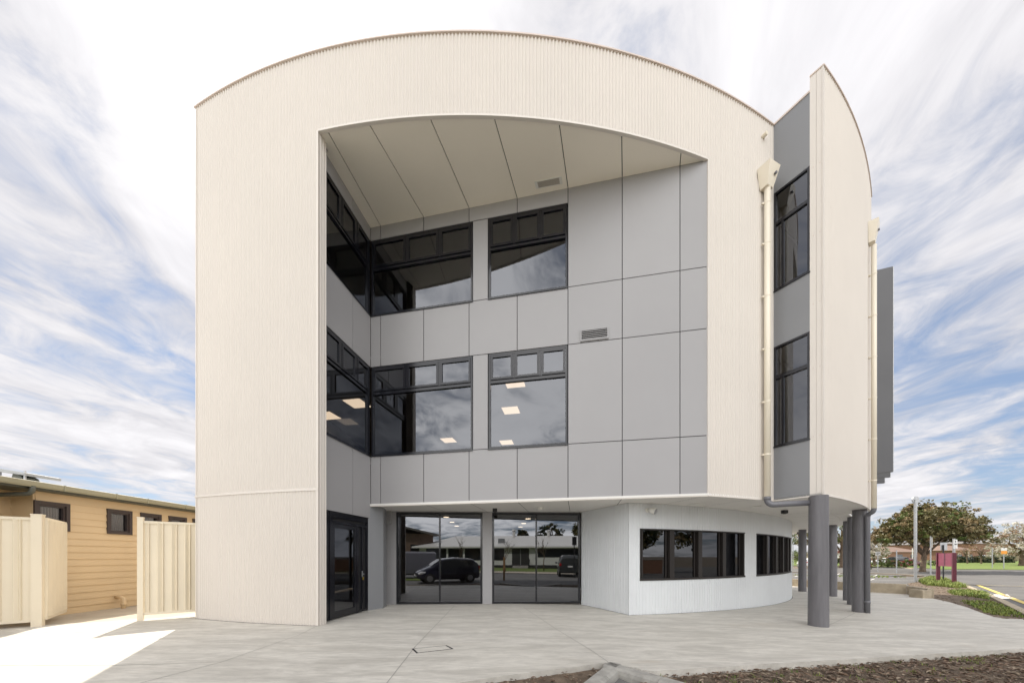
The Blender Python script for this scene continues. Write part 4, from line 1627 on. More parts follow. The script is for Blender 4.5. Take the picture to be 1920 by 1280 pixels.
K0 = gp(1142, 1241)
KL = Vector((-0.15, 2.6, 0))
KR = Vector((3.35, 2.75, 0))
def kerb_run(mb, a, b, w=0.22, top=0.012, base=-0.2):
    a, b = Vector(a[:2]), Vector(b[:2])
    d = (b - a).normalized()
    n = Vector((-d.y, d.x))
    if n.y > 0:
        n = -n
    prof_ = [(0, base), (0, top - 0.02), (0.02, top), (w - 0.06, top), (w - 0.015, top - 0.025), (w, top - 0.07), (w + 0.01, base)]
    k = len(prof_)
    vs = []
    for p in (a, b):
        for o_, z in prof_:
            q = p + n * o_
            vs.append((q.x, q.y, g(q.x, q.y) + z))
    mb.raw(vs, [(i, (i + 1) % k, k + (i + 1) % k, k + i) for i in range(k)] + [tuple(range(k))[::-1], tuple(range(k, 2 * k))])
kt = thing('kerb', 'weathered concrete kerb meeting in a V at the edge of the slab', 'kerb', (K0.x, K0.y, 0))
def runs(a, b, gaps):
    a, b = Vector(a[:2]), Vector(b[:2])
    L = (b - a).length
    s = 0
    for e in gaps + [L]:
        mb = MB()
        kerb_run(mb, a + (b - a) / L * (s + 0.003), a + (b - a) / L * (e - 0.003))
        mb.build('kerb_stone', M['kerbc'], kt)
        s = e
runs(K0, KL, [0.62, 1.5])
runs(K0 + Vector((0.02, -0.0, 0)), KR, [0.78, 1.6])

def rough_sheet(name, poly, off, m, step, amp, label=None, kind='structure', seed=1):
    o = sheet(name, poly, off, m, kind=kind, cells=step, label=label)
    rng = random.Random(seed)
    for v in o.data.vertices:
        x, y = v.co.x, v.co.y
        v.co.z += amp * (math.sin(x * 5.1 + 1.3 * math.sin(y * 4)) * math.cos(y * 6.3 + x) * 0.5 + rng.uniform(-0.6, 0.6))
    for p in o.data.polygons:
        p.use_smooth = True
    return o
se = slab_front
bedR = [Vector(K0[:2]), Vector(se[3]) + Vector((0.0, 0.03)), Vector(se[4]), Vector(se[5]), Vector(se[6]), Vector(se[7]), Vector((13.0, 2.2)), Vector((7.5, 1.0)), Vector((KR.x, KR.y))]
rough_sheet('soil_bed', [p[:] for p in bedR], -0.095, M['soil'], 0.10, 0.016, seed=3)
bedL = [Vector(K0[:2]), Vector((KL.x, KL.y)), Vector((-1.6, 2.2)), Vector((-3.0, 3.6)), Vector(se[1])]
rough_sheet('soil_bed', [p[:] for p in bedL], -0.075, M['soil'], 0.10, 0.014, seed=4)
rough_sheet('garden_bed', bed, -0.03, M['soil'], 0.22, 0.02, seed=5)


def inside(poly, x, y):
    c = False
    j = len(poly) - 1
    for i in range(len(poly)):
        xi, yi = poly[i][0], poly[i][1]
        xj, yj = poly[j][0], poly[j][1]
        if (yi > y) != (yj > y) and x < (xj - xi) * (y - yi) / (yj - yi) + xi:
            c = not c
        j = i
    return c


def scatter(poly, n, rng):
    x0, x1 = min(p[0] for p in poly), max(p[0] for p in poly)
    y0, y1 = min(p[1] for p in poly), max(p[1] for p in poly)
    out = []
    while len(out) < n:
        x, y = rng.uniform(x0, x1), rng.uniform(y0, y1)
        if inside(poly, x, y):
            out.append((x, y))
    return out


rng = random.Random(11)
def leaf_litter(poly, n, off, smin, smax, label):
    mb = MB()
    for x, y in scatter(poly, n, rng):
        mb.cur = 0 if rng.random() < 0.6 else (1 if rng.random() < 0.7 else 2)
        s = rng.uniform(smin, smax)
        if mb.cur == 2:
            s *= 0.55
        a = rng.uniform(0, 6.28)
        tl = rng.uniform(-0.6, 0.6)
        cu = rng.uniform(0.1, 0.5) * s
        z = g(x, y) + off + rng.uniform(0.0, 0.02)
        ca, sa = math.cos(a), math.sin(a)
        pts = []
        for u, v, w in ((-1, 0, 0), (-.3, -.42, cu), (.45, -.34, cu * .8), (1, 0, 0), (.45, .34, cu), (-.3, .42, cu * .7)):
            px_, py_ = u * s, v * s
            pts.append((x + px_ * ca - py_ * sa, y + px_ * sa + py_ * ca, z + w + px_ * tl * 0.35 + 0.012))
        b = len(mb.v)
        mb.raw(pts, [(0, 1, 2, 3), (0, 3, 4, 5)])
    o = mb.build('fallen_leaves', [M['litter'], M['litter_pale'], M['soil']], loc=(0, 0, 0))
    return tag(o, label, 'leaves', kind='stuff')
vis = [p[:] for p in bedR[:6]] + [(9.6, 5.0), (7.5, 3.2), (2.0, 3.2)]
leaf_litter([Vector(p)[:] for p in vis], 6000, -0.093, 0.012, 0.055, 'brown dead leaves and bark scattered over the front soil bed')
leaf_litter([p[:] for p in bedL], 700, -0.075, 0.012, 0.04, 'brown dead leaves in the small triangle between slab and kerb')
leaf_litter(bed, 1200, -0.03, 0.02, 0.06, 'dead leaves lying on the garden bed beside the road')


def grass_tufts(name, pts, h0, h1, blades, label, off=-0.04, w=0.006):
    mb = MB()
    for x, y in pts:
        for _ in range(blades):
            a = rng.uniform(0, 6.28)
            r = rng.uniform(0, 0.09)
            bx_, by_ = x + r * math.cos(a), y + r * math.sin(a)
            h = rng.uniform(h0, h1)
            le = rng.uniform(0.2, 0.9) * h
            a2 = rng.uniform(0, 6.28)
            ww = w * rng.uniform(.7, 1.5)
            dx_, dy_ = math.cos(a2), math.sin(a2)
            z = g(bx_, by_) + off
            mb.raw([(bx_ - dy_ * ww, by_ + dx_ * ww, z), (bx_ + dy_ * ww, by_ - dx_ * ww, z),
                    (bx_ + dx_ * le * .4 + dy_ * ww * .7, by_ + dy_ * le * .4 - dx_ * ww * .7, z + h * .65), (bx_ + dx_ * le * .4 - dy_ * ww * .7, by_ + dy_ * le * .4 + dx_ * ww * .7, z + h * .65),
                    (bx_ + dx_ * le, by_ + dy_ * le, z + h)], [(0, 1, 2, 3), (3, 2, 4)])
    o = mb.build(name, M['grass'], loc=(0, 0, 0))
    return tag(o, label, 'grass', kind='stuff')
edge_pts = []
for i in range(26):
    t = rng.uniform(0.05, 0.98)
    a, b = Vector(se[3]), Vector(se[6])
    p = a.lerp(b, t)
    edge_pts.append((p.x + rng.uniform(-.1, .1), p.y - rng.uniform(0.03, 0.5)))
grass_tufts('weeds', edge_pts + scatter([Vector(p)[:] for p in vis], 55, rng), 0.02, 0.07, 12, 'small green weeds sprouting through the front soil bed', off=-0.09, w=0.004)
gp1 = [P2(1722, 1089), P2(1745, 1081), P2(1765, 1083), P2(1800, 1095), P2(1813, 1100), P2(1795, 1102), P2(1760, 1098), P2(1735, 1096)]
grass_tufts('verge_grass', scatter(gp1, 700, rng), 0.12, 0.32, 10, 'bright green grass round the maroon sign posts', off=-0.03, w=0.016)
gp2 = [P2(1825, 1106), P2(1845, 1108), P2(1856, 1118), P2(1850, 1122), P2(1790, 1114), P2(1775, 1108), P2(1800, 1106)]
grass_tufts('sparse_grass', scatter(gp2, 230, rng), 0.06, 0.2, 8, 'patchy green grass on the sunlit garden bed by the road', off=-0.03, w=0.012)
gp3 = [P2(1800, 1125), P2(1856, 1126), P2(1920, 1146), P2(1920, 1156), P2(1860, 1150)]
grass_tufts('shaded_weeds', scatter(gp3, 260, rng), 0.03, 0.10, 9, 'low weeds on the shaded end of the garden bed', off=-0.03, w=0.010)
gp4 = [P2(1480, 1089), P2(1530, 1090), P2(1620, 1092.5), P2(1700, 1093), P2(1700, 1090), P2(1480, 1086)]
grass_tufts('wall_grass', scatter(gp4, 90, rng), 0.05, 0.16, 8, 'thin yellow green grass along the top of the low block wall', off=0.42, w=0.012)

# low block retaining wall
lw = thing('retaining_wall', 'low sandy block wall between the slab and the car park', 'wall', (wall_line[1][0], wall_line[1][1], g(*wall_line[1])))
def wallrun(a, b, h, th, label='wall_course'):
    a, b = Vector(a), Vector(b)
    d = (b - a).normalized()
    n = Vector((-d.y, d.x))
    if n.dot(a - CB.normalized()) < 0:
        n = -n
    if n.dot(a) < 0:
        n = -n
    q = [a, b, b + n * th, a + n * th]
    mb = MB()
    mb.hexa([(v.x, v.y, g(v.x, v.y) - 0.15) for v in q] + [(v.x, v.y, g(v.x, v.y) + h) for v in q])
    mb.build(label, M['sleeper'], lw, bevel=0.02)
wallrun(wall_line[1], wall_line[2], 0.50, 0.24)
wallrun(wall_line[2], wall_line[3], 0.46, 0.24)
wallrun(wall_line[3], (15.2, 31.0), 0.46, 0.24)
wallrun(P2(1738, 1120), wall_line[1], 0.42, 0.22)
mb = MB()
eb = [gp(1730, 1119.5), gp(1747, 1121.5)]
wallrun(P2(1730.5, 1120.8), P2(1747.5, 1121), 0.36, 0.55, 'end_block')
# road kerb, painted markings
kr = ribbon([P2(1722, 1082), P2(1745, 1079.5), P2(1768, 1084), P2(1815, 1099), P2(1870, 1122), P2(1925, 1149), P2(2000, 1190)], 0.22)
sheet('road_kerb', kr, 0.03, M['sleeper'], thick=0.12)
sheet('road_marking', ribbon([P2(1833, 1095), P2(1862, 1106), P2(1890, 1117), P2(1935, 1133)], 0.20), -0.03, M['line_yellow'])
sheet('road_marking', ribbon([P2(1790, 1094.5), P2(1860, 1096), P2(1930, 1098)], 0.10), -0.03, M['line_yellow'])
sheet('road_marking', [P2(1862, 1112.5), P2(1889, 1112.5), P2(1900, 1120), P2(1872, 1120.5)], -0.03, M['line_white'])
for a, b in (((1625, 1088), (1640, 1084)), ((1637, 1080), (1644, 1076.5)), ((1560, 1079), (1575, 1074)), ((1490, 1080), (1505, 1075)), ((1480, 1079.6), (1600, 1081)), ((1625, 1087), (1715, 1087.5)), ((1668, 1077), (1700, 1077))):
    sheet('bay_marking', ribbon([P2(*a), P2(*b)], 0.12), -0.025, M['line_white'])
# median kerb strip and far verge
sheet('median_kerb', ribbon([P2(1470, 1072), P2(1560, 1073.5), P2(1640, 1074.5), P2(1700, 1077), P2(1722, 1079)], 0.9), 0.04, M['earth'], thick=0.15)
sheet('far_kerb', ribbon([P2(1470, 1060.5), P2(1560, 1060.5), P2(1640, 1062), P2(1690, 1063), P2(1715, 1066)], 0.6), 0.06, M['sleeper'], thick=0.15)
sheet('park_lawn', [P2(1728, 1064), P2(1760, 1067), P2(1840, 1066.5), P2(1930, 1068), P2(2100, 1068), (260, 120), (260, 260), (90, 260), (60, 120)], 0.02, M['lawn'])
sheet('bank_grass', [P2(1470, 1060), P2(1560, 1060), P2(1640, 1061), P2(1690, 1062), P2(1715, 1064), (60, 120), (30, 150), (25, 95)], 0.02, M['lawn'])

# ------------------------------------------------------------------ plants
def leaf_quads(mb, c, n, spread, size, rng, flat=0.7):
    for _ in range(n):
        while True:
            x, y, z = rng.uniform(-1, 1), rng.uniform(-1, 1), rng.uniform(-1, 1)
            if x * x + y * y + z * z <= 1:
                break
        p = Vector((c[0] + x * spread, c[1] + y * spread, c[2] + z * spread * flat))
        s = size * rng.uniform(0.6, 1.35)
        a = Vector((rng.gauss(0, 1), rng.gauss(0, 1), rng.gauss(0, 0.8))).normalized()
        b = a.cross(Vector((rng.gauss(0, 1), rng.gauss(0, 1), rng.gauss(0, 1)))).normalized()
        a, b = a * s, b * s * 0.55
        mb.raw([p - a, p - a * .1 + b, p + a, p - a * .1 - b], [(0, 1, 2, 3)])


def foliage(mb, c, r, nclump, nleaf, size, rng, mats_w, shell=0.5, low=-0.35, clump=0.22):
    """leaf clumps through the outer part of an ellipsoid; the underside stays open"""
    for _ in range(nclump):
        while True:
            v = Vector((rng.gauss(0, 1), rng.gauss(0, 1), rng.gauss(0, 1))).normalized()
            if v.z > low:
                break
        k = rng.uniform(shell, 1.0) ** 0.6
        k *= 1 + 0.10 * math.sin(3.1 * math.atan2(v.y, v.x) + 5 * v.z)
        p = (c[0] + v.x * r[0] * k, c[1] + v.y * r[1] * k, c[2] + v.z * r[2] * k)
        mb.cur = rng.choices(range(len(mats_w)), mats_w)[0]
        leaf_quads(mb, p, nleaf, clump * (r[0] + r[2]) / 2 * rng.uniform(.6, 1.3), size, rng)


def limbs(mb, base, top, r0, n, spread, rng, lean=(0, 0)):
    base, top = Vector(base), Vector(top)
    mid = base.lerp(top, 0.45) + Vector((lean[0], lean[1], 0))
    mb.tube([base - Vector((0, 0, .2)), base + Vector((0, 0, .3)), mid, top], [r0 * 1.35, r0 * 1.05, r0 * .8, r0 * .35], 9)
    for i in range(n):
        a = rng.uniform(0, 6.28)
        s = base.lerp(mid, rng.uniform(.7, 1.0)) if i % 2 else mid.lerp(top, rng.uniform(0, .6))
        e = Vector((base.x + spread[0] * math.cos(a) * rng.uniform(.5, .9), base.y + spread[0] * math.sin(a) * rng.uniform(.5, .9), top.z + rng.uniform(-.25, .35) * spread[1]))
        m_ = s.lerp(e, .5) + Vector((rng.uniform(-.2, .2), rng.uniform(-.2, .2), .1)) * spread[1]
        mb.tube([s, m_, e], [r0 * .5, r0 * .3, r0 * .08], 6)


def tree(name, label, base, crowns, r0, lmats, weights, nleaf, size, seed, bark='bark', group=None, cat='tree', shell=.5, low=-.35, clump=.22, trunk_top=None, nl=7):
    rng = random.Random(seed)
    t = thing(name, label, cat, base, 0, group)
    mb = MB()
    c0, r_, _ = crowns[0]
    limbs(mb, base, trunk_top or (c0[0], c0[1], c0[2] + r_[2] * .3), r0, nl, (max(r_[0] * .8, .3), r_[2]), rng, (rng.uniform(-.2, .2), 0))
    mb.build('trunk', M[bark], t, smooth=True)
    mb = MB()
    for c, r_, n in crowns:
        foliage(mb, c, r_, n, nleaf, size, rng, weights, shell, low, clump)
    mb.build('crown', [M[k] for k in lmats], t)
    return t


def at(px, py, Y):
    return Vector((ray(px, Y), Y, zat(py, Y)))


def crown(px, py, rx, ry, Y, n):
    k = Y / F
    return (at(px, py, Y), (rx * k, rx * k * .85, ry * k), n)


bt = gp(1730, 1071)
YT = bt.y
tree('spreading_tree', 'broad dome crowned olive and bronze tree beyond the car park', bt,
     [crown(1744, 1000, 80, 54, YT, 560), crown(1690, 1006, 38, 40, YT - 1, 190), crown(1794, 1002, 38, 36, YT + 1, 190), crown(1736, 966, 44, 22, YT, 110)],
     0.30, ['leaf_olive', 'leaf_bronze', 'leaf_green'], [.60, .30, .10], 40, 0.15, 21, shell=.25, low=-.35, clump=.12, nl=12)
b = gp(1916, 1060)
tree('blossom_tree', 'white blossoming tree at the right edge of the lawn', b, [crown(1915, 1022, 40, 44, b.y, 170)], 0.35, ['blossom', 'leaf_rust'], [.85, .15], 34, 0.16, 22, shell=.4, low=-.5, clump=.15, nl=12)
b = gp(1862, 1057)
tree('blossom_tree', 'slim white blossom tree in front of the dark hedge', b, [crown(1860, 1028, 7, 18, b.y, 26), crown(1868, 1040, 12, 9, b.y, 18)], 0.14, ['blossom'], [1], 26, 0.15, 23, low=-.9)
b = gp(1840, 1056.5)
tree('bare_tree', 'thin reddish twiggy tree by the hedge on the lawn', b, [crown(1838, 1030, 18, 13, b.y, 30)], 0.12, ['leaf_rust'], [1], 14, 0.10, 24, bark='bark', low=-.9, nl=16)
b = gp(1814, 1056)
tree('bare_tree', 'pale twiggy tree between the maroon sign and the hedge', b, [crown(1812, 1032, 14, 12, b.y, 22)], 0.11, ['leaf_rust', 'blossom'], [.7, .3], 14, 0.10, 25, low=-.9, nl=14)
b = gp(1525, 1062)
tree('street_tree', 'yellow green leafy tree seen behind the leftmost column', b, [crown(1518, 1004, 34, 32, b.y, 120)], 0.30, ['leaf_olive', 'leaf_green', 'leaf_bronze'], [.5, .3, .2], 34, 0.16, 26, low=-.6)
b = gp(1578, 1062)
tree('street_tree', 'dense olive tree seen between the two middle columns', b, [crown(1578, 1002, 34, 36, b.y, 140)], 0.30, ['leaf_olive', 'leaf_green', 'leaf_bronze'], [.55, .25, .2], 34, 0.16, 27, low=-.6)
b = gp(1640, 1060.5)
tree('blossom_tree', 'white blossom tree behind the black shade structure', b, [crown(1640, 1028, 22, 20, b.y, 70)], 0.22, ['blossom', 'leaf_green'], [.88, .12], 30, 0.15, 28, low=-.9)
b = gp(1652, 1059)
tree('bare_tree', 'tall leafless pale tree rising left of the dome crowned tree', (b.x, b.y, b.z), [crown(1642, 992, 18, 18, b.y, 5)], 0.2, ['blossom'], [1], 8, 0.1, 29, bark='bark_pale', low=-.9, nl=26)


def shrub(name, label, px, pyb, rx, h, mats_, w, seed, n=40, size=0.12, group=None, cat='shrub', nleaf=26):
    b = gp(px, pyb)
    k = b.y / F
    rng = random.Random(seed)
    t = thing(name, label, cat, b, 0, group)
    mb = MB()
    for i in range(6):
        a = rng.uniform(0, 6.28)
        mb.tube([b, b + Vector((math.cos(a) * rx * k * .5, math.sin(a) * rx * k * .5, h * k * .7))], [.03, .012], 5)
    mb.build('stems', M['bark'], t)
    mb = MB()
    foliage(mb, (b.x, b.y, b.z + h * k * .5), (rx * k, rx * k * .8, h * k * .5), n, nleaf, size, rng, w, .3, -1, .2)
    mb.build('leaves', [M[m_] for m_ in mats_], t)
    return t


shrub('garden_shrub', 'bright green rounded shrub behind the leftmost column', 1492, 1056, 14, 24, ['leaf_green'], [1], 31, 60)
shrub('garden_shrub', 'red leaved shrub between the two middle columns', 1581, 1057, 11, 34, ['leaf_red', 'leaf_green', 'leaf_rust'], [.4, .3, .3], 32, 60)
shrub('garden_shrub', 'red flowering shrub beside the black shade posts', 1628, 1069, 7, 20, ['leaf_red', 'leaf_green'], [.7, .3], 33, 26, .09)
shrub('garden_shrub', 'low green shrub left of the grey street pole', 1672, 1063, 12, 16, ['leaf_green', 'leaf_rust'], [.7, .3], 34, 40)
shrub('garden_shrub', 'reddish shrub between the sign post and the street pole', 1699, 1064, 10, 17, ['leaf_green', 'leaf_red'], [.6, .4], 35, 36)
shrub('garden_shrub', 'yellow green shrub in front of the parked dark car', 1656, 1062, 10, 18, ['leaf_green', 'leaf_olive'], [.6, .4], 36, 36)
shrub('garden_shrub', 'leafy green shrub under the trunk of the dome crowned tree', 1752, 1060, 12, 12, ['leaf_green', 'blossom'], [.8, .2], 37, 36)
for i, (px, rx, lab) in enumerate(((1560, 26, 'long dark hedge behind the middle columns'), (1808, 17, 'dark clipped hedge block nearest the maroon sign'), (1842, 14, 'dark clipped hedge block behind the slim blossom tree'), (1864, 10, 'small dark hedge block between blossom trunks'), (1886, 11, 'dark hedge block under the orange sign'))):
    pyb = 1054.5 if px > 1700 else 1059
    b = gp(px, pyb)
    k = b.y / F
    rng_ = random.Random(40 + i)
    mb = MB()
    for _ in range(90):
        mb.cur = 0 if rng_.random() < .8 else 1
        leaf_quads(mb, (b.x + rng_.uniform(-rx, rx) * k, b.y + rng_.uniform(-.8, .8), b.z + rng_.uniform(0.1, 11.5 * k)), 26, .35, .12, rng_)
    tag(mb.build('hedge', [M['leaf_dark'], M['leaf_olive']], loc=b), lab, 'hedge')
# far line of trees
rng_ = random.Random(77)
mb = MB()
for i in range(340):
    Y = rng_.uniform(150, 210)
    px = rng_.uniform(1440, 2050)
    x = ray(px, Y)
    h = rng_.uniform(1.5, 4.2) + 2.2 * max(0, math.sin(px * .021) * math.sin(px * .05 + 1))
    mb.cur = rng_.choices([0, 1, 2, 3], [.4, .3, .2, .1])[0]
    leaf_quads(mb, (x, Y, g(x, Y) + h * .5), 46, h * .6, .42, rng_, flat=1.0)
tag(mb.build('far_trees', [M['leaf_olive'], M['leaf_dark'], M['leaf_rust'], M['blossom']], loc=(200, 180, 0)), 'far-off mixed tree line beyond the park', 'trees', kind='stuff')

# ------------------------------------------------------------------ signs, poles, far buildings
def pole_thing(name, label, cat, px, pyb, pyt, r, m_='steel', grp=None):
    b = gp(px, pyb)
    t = thing(name, label, cat, b, 0, grp)
    zt_ = zat(pyt, b.y)
    mb = MB()
    mb.tube([(b.x, b.y, b.z - .1), (b.x, b.y, zt_)], r, 14)
    mb.build('pole', M[m_], t, smooth=False)
    return t, b, zt_
def plate(t, b, pxa, pxb, pya, pyb, m_, name='sign_plate', yo=-0.06, back=False, lines=None, rz=0):
    k = b.y / F
    w = (pxb - pxa) * k
    h = (pyb - pya) * k
    cx = ray((pxa + pxb) / 2, b.y + yo)
    cz = zat((pya + pyb) / 2, b.y + yo)
    mb = MB()
    mb.box((cx, b.y + yo, cz), (w, 0.02, h), rz)
    o = mb.build(name, M[m_], t, bevel=0.008)
    if lines:
        for (u0, u1, v0, v1, mm) in lines:
            mb = MB()
            mb.box((cx + (u0 + u1 - 1) / 2 * w, b.y + yo - 0.013, cz + (v0 + v1 - 1) / 2 * h), ((u1 - u0) * w, 0.005, (v1 - v0) * h))
            mb.build('lettering', M[mm], o)
    return o
t, b, zt_ = pole_thing('street_pole', 'tall tapered grey pole with a round head left of the maroon sign', 'pole', 1716.5, 1090, 936, 0.10)
mb = MB()
mb.tube([(b.x + .05, b.y, zt_ - .02), (b.x + .05, b.y + .08, zt_ - .02)], [0.30, 0.30], 24)
mb.build('round_head', M['steel'], t)
# maroon sign
pa, pb_ = gp(1759, 1091), gp(1789, 1094.5)
ms = thing('notice_sign', 'maroon two post notice sign on the grass verge', 'sign', (pa + pb_) / 2)
d = (pb_ - pa).normalized()
rzz = math.atan2(d.y, d.x)
for p in (pa, pb_):
    mb = MB()
    zt_ = zat(1035.5, p.y)
    mb.box((p.x, p.y, (p.z - .1 + zt_) / 2), (0.20, 0.20, zt_ - p.z + .1), rzz)
    mb.build('post', M['maroon'], ms, bevel=0.012)
c = (pa + pb_) / 2
L_ = (pb_ - pa).length - 0.2
z0_, z1_ = zat(1061, c.y), zat(1036.5, c.y)
mb = MB()
mb.box((c.x, c.y, (z0_ + z1_) / 2), (L_, 0.06, z1_ - z0_), rzz)
mb.build('board', M['maroon_pale'], ms)
t, b, zt_ = pole_thing('sign_post', 'grey steel post with a narrow white sign in front of the maroon sign', 'sign', 1788.6, 1094.2, 1009, 0.075)
plate(t, b, 1788, 1795, 1011, 1028, 'signwhite', lines=[(.3, .6, .72, .86, 'signblack'), (.2, .8, .45, .55, 'signblack')])
t, b, zt_ = pole_thing('sign_post', 'black post with a square grey sign seen from behind', 'sign', 1768.8, 1088.5, 1021, 0.05, 'black')
plate(t, b, 1763, 1776, 1016.5, 1031, 'steel', yo=0.06)
t, b, zt_ = pole_thing('sign_post', 'slim grey post with a sign seen edge on between pole and maroon sign', 'sign', 1745, 1077, 1005, 0.06)
plate(t, b, 1746, 1749.5, 1007, 1026, 'signwhite', rz=.9)
t, b, zt_ = pole_thing('sign_post', 'grey post with a small white sign beside the shade structure', 'sign', 1646, 1071, 1034, 0.05)
plate(t, b, 1641.5, 1651, 1033.5, 1040.5, 'signwhite', lines=[(.15, .85, .55, .7, 'signblack'), (.15, .6, .25, .38, 'signblack')])
pole_thing('bollard_post', 'plain grey post standing in the median kerb strip', 'post', 1681, 1073, 1031, 0.06)
pole_thing('bollard_post', 'plain white post in front of the parked dark car', 'post', 1711, 1060, 1027, 0.07, 'whiteplastic')
pole_thing('marker_pole', 'thin pale pole on the lawn beside the slim blossom tree', 'pole', 1860.5, 1064.5, 1027, 0.06)
t, b, zt_ = pole_thing('sign_post', 'grey post with orange and white boards on the lawn edge', 'sign', 1882, 1066, 1026, 0.06)
plate(t, b, 1877, 1888.5, 1032, 1038, 'orange')
plate(t, b, 1877, 1888, 1027.5, 1031.5, 'signwhite', name='upper_plate')
pole_thing('marker_pole', 'weathered pale post in the hedge line right of the maroon sign', 'pole', 1817, 1054, 1026, 0.09, 'sleeper')
pole_thing('marker_pole', 'grey pole seen through the columns at the white wall end', 'pole', 1487, 1065, 1018, 0.06)
# black shade structure
b0 = gp(1634, 1058)
ss = thing('shade_structure', 'pair of black shade canopies on dark posts', 'canopy', b0)
for x0_, x1_, xp in ((1621, 1634.2, 1632.3), (1636, 1649, 1637)):
    k = b0.y
    q = [at(x0_, 1003, k), at(x1_, 1003.5, k), at(x1_, 1018, k), at(x0_, 1016, k)]
    mb = MB()
    mb.raw([p for p in q] + [p + Vector((0, 2.2, .15)) for p in q], [(0, 1, 2, 3), (7, 6, 5, 4), (0, 4, 5, 1), (1, 5, 6, 2), (2, 6, 7, 3), (3, 7, 4, 0)])
    mb.build('canopy', M['sail'], ss)
    mb = MB()
    p = at(xp, 1003, k)
    mb.tube([(p.x, p.y, g(p.x, p.y) - .1), (p.x, p.y, p.z)], 0.10, 10)
    mb.build('post', M['sail'], ss)


def hip_house(name, label, a, b, depth, zw, zr, wallm, roofm, ins=0.3, wins_=()):
    """a house whose front runs from a to b (world points), depth behind"""
    a, b = Vector(a), Vector(b)
    d = (b - a)
    L = d.length
    d = d / L
    n = Vector((-d.y, d.x))
    if n.dot(a) < 0:
        n = -n
    zb_ = min(g(*a), g(*b)) - 0.3
    t = thing(name, label, 'building', ((a.x + b.x) / 2, (a.y + b.y) / 2, zb_ + .3))
    q = [a, b, b + n * depth, a + n * depth]
    mb = MB()
    mb.hexa([(v.x, v.y, zb_) for v in q] + [(v.x, v.y, zw) for v in q])
    mb.build('walls', M[wallm], t)
    e = 0.5
    q = [a - d * e - n * e, b + d * e - n * e, b + d * e + n * (depth + e), a - d * e + n * (depth + e)]
    r1 = a + d * (L * ins) + n * depth * .5
    r2 = b - d * (L * ins) + n * depth * .5
    mb = MB()
    mb.raw([(v.x, v.y, zw - .05) for v in q] + [(r1.x, r1.y, zr), (r2.x, r2.y, zr)], [(0, 1, 5, 4), (1, 2, 5), (2, 3, 4, 5), (3, 0, 4), (3, 2, 1, 0)])
    mb.build('roof', M[roofm], t)
    for (u0, u1, z0, z1) in wins_:
        mb = MB()
        p0, p1 = a + d * L * u0, a + d * L * u1
        q = [p0 - n * .03, p1 - n * .03, p1 + n * .05, p0 + n * .05]
        mb.hexa([(v.x, v.y, z0) for v in q] + [(v.x, v.y, z1) for v in q])
        w = mb.build('window', M['frame'], t)
        mb = MB()
        q0, q1 = p0 + d * .08 - n * .034, p1 - d * .08 - n * .034
        mb.face((q0.x, q0.y, z0 + .08), (q1.x, q1.y, z0 + .08), (q1.x, q1.y, z1 - .08), (q0.x, q0.y, z1 - .08))
        mb.build('pane', M['carglass'], w)
    return t
def ff(px, Y):
    return (ray(px, Y), Y)
hip_house('warehouse', 'long hall with low grey roof on the skyline behind the lawn', ff(1822, 150), ff(1905, 165), 30, zat(1018, 150), zat(1004.5, 150), 'brick', 'roofgrey', .22)
hip_house('brick_house', 'orange brick house right of the dome crowned tree', ff(1788, 118), ff(1832, 120), 10, zat(1031, 118), zat(1021, 118), 'brick', 'rooftile', .3, [(.15, .35, .9, 2.1), (.6, .8, .9, 2.1)])
hip_house('brick_house', 'orange brick house under the left of the dome crown', ff(1668, 115), ff(1728, 117), 10, zat(1034, 115), zat(1024, 115), 'brick', 'rooftile', .3, [(.2, .4, .9, 2.1), (.65, .8, .9, 2.1)])
hip_house('white_house', 'pale rendered house behind the shade structure', ff(1600, 122), ff(1664, 124), 10, zat(1034, 122), zat(1027, 122), 'render', 'roofgrey', .3, [(.3, .5, .9, 2.0)])
# far paling fence
fb = [Vector((ray(1878, 104), 104)), Vector((ray(1935, 100), 100))]
fn = thing('paling_fence', 'weathered timber paling fence behind the orange sign', 'fence', (fb[0].x, fb[0].y, g(*fb[0])))
mb = MB()
for i in range(60):
    p = fb[0].lerp(fb[1], i / 59)
    mb.box((p.x, p.y, g(p.x, p.y) + .75), (0.10, .02, 1.5))
mb.build('palings', M['sleeper'], fn)
mb = MB()
for z in (.4, 1.2):
    a_, b__ = fb
    mb.tube([(a_.x, a_.y + .05, g(*a_) + z), (b__.x, b__.y + .05, g(*b__) + z)], .04, 6)
mb.build('rails', M['timber'], fn)

